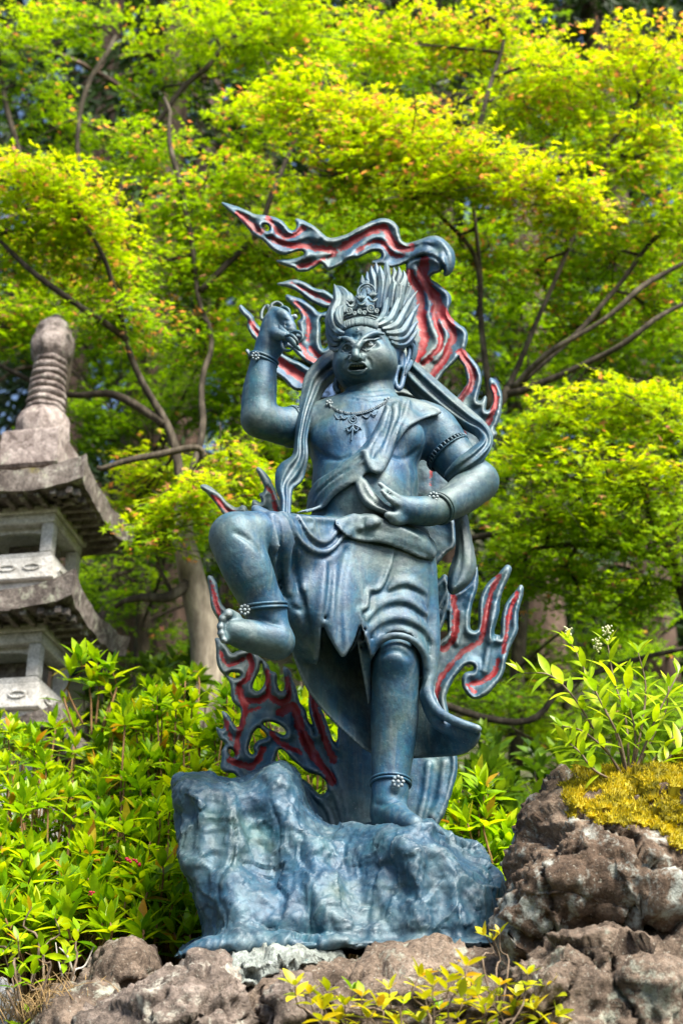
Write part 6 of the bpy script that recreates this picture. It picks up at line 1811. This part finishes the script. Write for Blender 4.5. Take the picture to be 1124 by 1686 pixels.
# 3: crown at the top left, further back
maple('shadier maple with darker green crown at the upper left', [(60, 1000, 4.2, 16), (80, 800, 4.2, 12), (120, 560, 4.0, 9), (160, 380, 3.9, 7)],
      [[(120, 560, 4.0, 6), (60, 380, 3.9, 4), (20, 200, 3.8, 5), (0, 60, 3.8, 3)], [(160, 380, 3.9, 5), (240, 230, 3.8, 4), (340, 110, 3.7, 5), (430, 20, 3.7, 3)], [(160, 380, 3.9, 5), (130, 200, 3.9, 4), (190, 60, 3.9, 4)]],
      [(40, 60, 3.7, 90, 70, 60, .60), (130, 40, 3.9, 80, 50, 35, .42), (300, 60, 3.7, 100, 70, 65, .60), (410, 60, 3.6, 100, 75, 70, .68), (260, 150, 3.9, 70, 45, 30, .44), (60, 160, 3.9, 80, 40, 32, .42), (90, 220, 4.0, 90, 40, 34, .42), (520, 70, 3.5, 80, 70, 55, .66), (480, 20, 3.6, 90, 50, 45, .66), (200, 250, 4.2, 80, 50, 35, .36)], size=.033, pink=.02)
# 4: low maple to the right
maple('lower maple with bright drooping sprays on the right above the boulder plant', [(1180, 1200, 2.9, 22), (1150, 1050, 2.8, 18), (1110, 930, 2.7, 14), (1070, 850, 2.6, 10)],
      [[(1110, 930, 2.7, 9), (1000, 900, 2.6, 6), (900, 900, 2.6, 4)], [(1070, 850, 2.6, 9), (1000, 760, 2.5, 6), (930, 700, 2.5, 4)], [(1110, 930, 2.7, 8), (1120, 800, 2.6, 6), (1100, 700, 2.5, 4)]],
      [(930, 690, 2.4, 80, 50, 45, .74), (1030, 660, 2.4, 85, 55, 50, .76), (1100, 700, 2.4, 70, 60, 42, .74), (870, 760, 2.5, 70, 55, 40, .66), (960, 780, 2.4, 90, 55, 50, .72), (1070, 800, 2.4, 85, 60, 50, .74), (890, 850, 2.5, 80, 50, 42, .66), (990, 870, 2.5, 90, 50, 45, .62), (1090, 890, 2.5, 70, 50, 36, .60),
       (860, 940, 2.8, 70, 45, 32, .50), (950, 960, 2.8, 80, 45, 36, .48), (1060, 970, 2.8, 80, 45, 36, .46)], pink=.02)
# 5: farther maples filling the wood
for k, (label, tr, cl) in enumerate([
    ('distant maple glimpsed between the statue and its raised arm', [(420, 1150, 4.6, 14), (430, 850, 4.6, 11), (450, 600, 4.5, 8)], [(430, 560, 4.4, 110, 80, 70, .42), (470, 700, 4.4, 90, 80, 60, .46), (400, 660, 4.5, 90, 70, 50, .36), (560, 420, 4.6, 130, 80, 70, .5), (700, 500, 4.6, 110, 90, 70, .48), (480, 880, 4.4, 90, 60, 40, .42)]),
    ('distant maple behind the flames at the right shoulder', [(850, 1260, 4.8, 14), (860, 950, 4.7, 11), (880, 700, 4.6, 8)], [(830, 560, 4.6, 110, 80, 60, .44), (900, 640, 4.7, 110, 70, 55, .38), (1010, 580, 4.8, 120, 80, 60, .40), (830, 720, 4.6, 90, 70, 50, .42), (1110, 620, 4.8, 90, 80, 45, .38)]),
    ('distant bright maple low behind the right-hand flame', [(960, 1380, 5.2, 14), (950, 1250, 5.1, 11), (930, 1150, 5.0, 8)], [(850, 1200, 5.0, 100, 50, 42, .74), (950, 1220, 5.2, 110, 55, 46, .70), (870, 1090, 5.0, 90, 55, 40, .46), (1000, 1080, 5.2, 110, 60, 42, .40), (1090, 1180, 5.2, 100, 70, 42, .40), (800, 1020, 5.0, 80, 60, 36, .48), (900, 1330, 5.0, 90, 50, 26, .38), (780, 1130, 5.0, 60, 60, 30, .52)]),
    ('distant dark maple behind the lifted knee', [(230, 1180, 5.0, 14), (240, 950, 5.0, 11), (250, 750, 4.9, 8)], [(250, 640, 4.9, 110, 70, 50, .34), (150, 700, 5.0, 110, 60, 40, .30), (380, 900, 5.0, 90, 60, 36, .34), (250, 960, 5.2, 90, 60, 26, .26), (240, 1080, 5.2, 110, 50, 24, .24), (430, 1010, 5.0, 80, 60, 30, .36), (180, 880, 5.2, 80, 50, 20, .28)])]):
    fx = {0: (380, 720, 60, 980), 1: (720, 1130, 380, 1000), 2: (760, 1130, 980, 1300), 3: (-20, 380, 420, 1100)}[k]
    for _ in range((16, 16, 6, 14)[k]):
        cl.append((rs.uniform(fx[0], fx[1]), rs.uniform(fx[2], fx[3]), rs.uniform(3.8, 5.4), rs.uniform(80, 120), rs.uniform(45, 75), 40, rs.uniform(.25, .52)))
    maple(label, tr, [], cl, size=.036, pink=.006)

cl = [(rs.uniform(-20, 1140), rs.uniform(-20, 420), rs.uniform(3.9, 5.4), rs.uniform(90, 130), rs.uniform(50, 80), 40, rs.uniform(.40, .66)) for _ in range(26)]
cl = [c for c in cl if not (c[0] < 340 and c[1] < 230)]
maple('tall far maple whose leafy top closes the upper background', [(560, 1100, 6.0, 16), (570, 700, 5.8, 12), (560, 400, 5.4, 8), (580, 150, 5.0, 5)], [], cl, size=.038, pink=.01)

# cedars: tall trunks and dark hanging foliage behind everything
def cedar(label, x, Y, r, zc_rows, seed):
    q = np.random.default_rng(seed)
    b = at(x, 1200, Y); zb_ = float(ground_z(b[0:1], np.array([Y]))[0]) - .3
    rt = root('cedar_tree', (b[0], Y, zb_), label, 'tree', 'cedars in the wood behind')
    hgt = 16.0
    P = np.column_stack([b[0] + .15 * np.sin(np.linspace(0, 3, 12)), np.full(12, Y), np.linspace(zb_, zb_ + hgt, 12)])
    tb = Bag(); tb.add(*sweep(P, np.linspace(r, r * .35, 12), 18, prof=lambda th: 1 + .05 * np.cos(7 * th))); tb.obj('trunk', M_CBARK, rt)
    fol = Bag(); br = Bag()
    blade = np.array([(-.10, 0, 0), (.10, 0, 0), (.06, .55, -.05), (0, 1, -.14), (-.06, .55, -.05)]); bt = np.array([(0, 1, 2), (0, 2, 4), (4, 2, 3)])
    for k in range(64):
        z = zb_ + zc_rows + q.random() ** .8 * (hgt - zc_rows)
        a = q.uniform(0, 6.28); L = q.uniform(.8, 2.2) * (1.15 - .6 * (z - zb_) / hgt)
        o = np.array([b[0], Y, z]); d = np.array([math.cos(a), math.sin(a), -.15])
        s = spline(np.array([o, o + d * L * .5 + (0, 0, .05), o + d * L + (0, 0, -.35)]), 5)
        br.add(*sweep(s, np.linspace(.03, .008, len(s)), 5))
        n = 110
        t = q.random(n) ** .7
        Pp = s[np.minimum((t * (len(s) - 1)).astype(int), len(s) - 1)] + q.normal(0, .14, (n, 3)) * (1, 1, .8)
        D = d + q.normal(0, .6, (n, 3)) + (0, 0, -.5)
        scatter(fol, Pp, D, q.normal(0, 1, (n, 3)) + (0, 0, .8), q.uniform(.10, .24, n), np.clip(q.normal(.45, .22, n), 0, 1), blade, bt)
    br.obj('branches', M_CBARK, rt)
    o = fol.obj('crown', M_DARKF, rt, smooth=False, attr='tone'); o['kind'] = 'stuff'
cedar('thick brown cedar trunk standing just behind the stone pagoda', 172, 5.6, .17, 4.6, 1)
cedar('pale brown cedar trunk behind the raised arm of the statue', 372, 6.4, .17, 5.2, 2)
cedar('dark cedar deep in the wood at the far left', 30, 8.5, .22, 1.5, 3)
cedar('dark cedar in the wood behind the head of the statue', 610, 9.0, .22, 1.5, 4)
cedar('dark cedar in the wood left of the middle', 260, 10.0, .22, 1.0, 5)
cedar('dark cedar in the wood behind the right-hand limbs', 900, 8.8, .22, 1.5, 6)
cedar('dark cedar at the far right edge of the wood', 1090, 9.5, .22, 1.0, 7)
cedar('dark cedar in the wood right of the statue', 740, 10.5, .22, 1.0, 8)
# the mass of the wood beyond
wf = Bag()
blade = np.array([(-.16, 0, 0), (.16, 0, 0), (.10, .55, -.05), (0, 1, -.14), (-.10, .55, -.05)]); bt = np.array([(0, 1, 2), (0, 2, 4), (4, 2, 3)])
nW = 34000
Pw = np.column_stack([rs.uniform(-9, 9, nW), rs.uniform(11.5, 15, nW), np.zeros(nW)])
Pw[:, 2] = ground_z(Pw[:, 0], Pw[:, 1]) + rs.random(nW) * 15
Pw += .5 * np.column_stack([vnoise(Pw * .8, 61), vnoise(Pw * .8, 62), vnoise(Pw * .8, 63)])
hole = vnoise(Pw * (.55, .3, .55), 77)
Pw = Pw[(hole < .78)]
nW = len(Pw)
scatter(wf, Pw, rs.normal(0, .7, (nW, 3)) + (0, 0, -.5), rs.normal(0, 1, (nW, 3)) + (0, -.3, .8), rs.uniform(.25, .55, nW), np.clip(rs.normal(.35, .2, nW), 0, 1), blade, bt)
wf.obj('woodland', M_DARKF, smooth=False, attr='tone', label='dark green mass of far-off woodland filling the background', cat='woodland', kind='stuff')
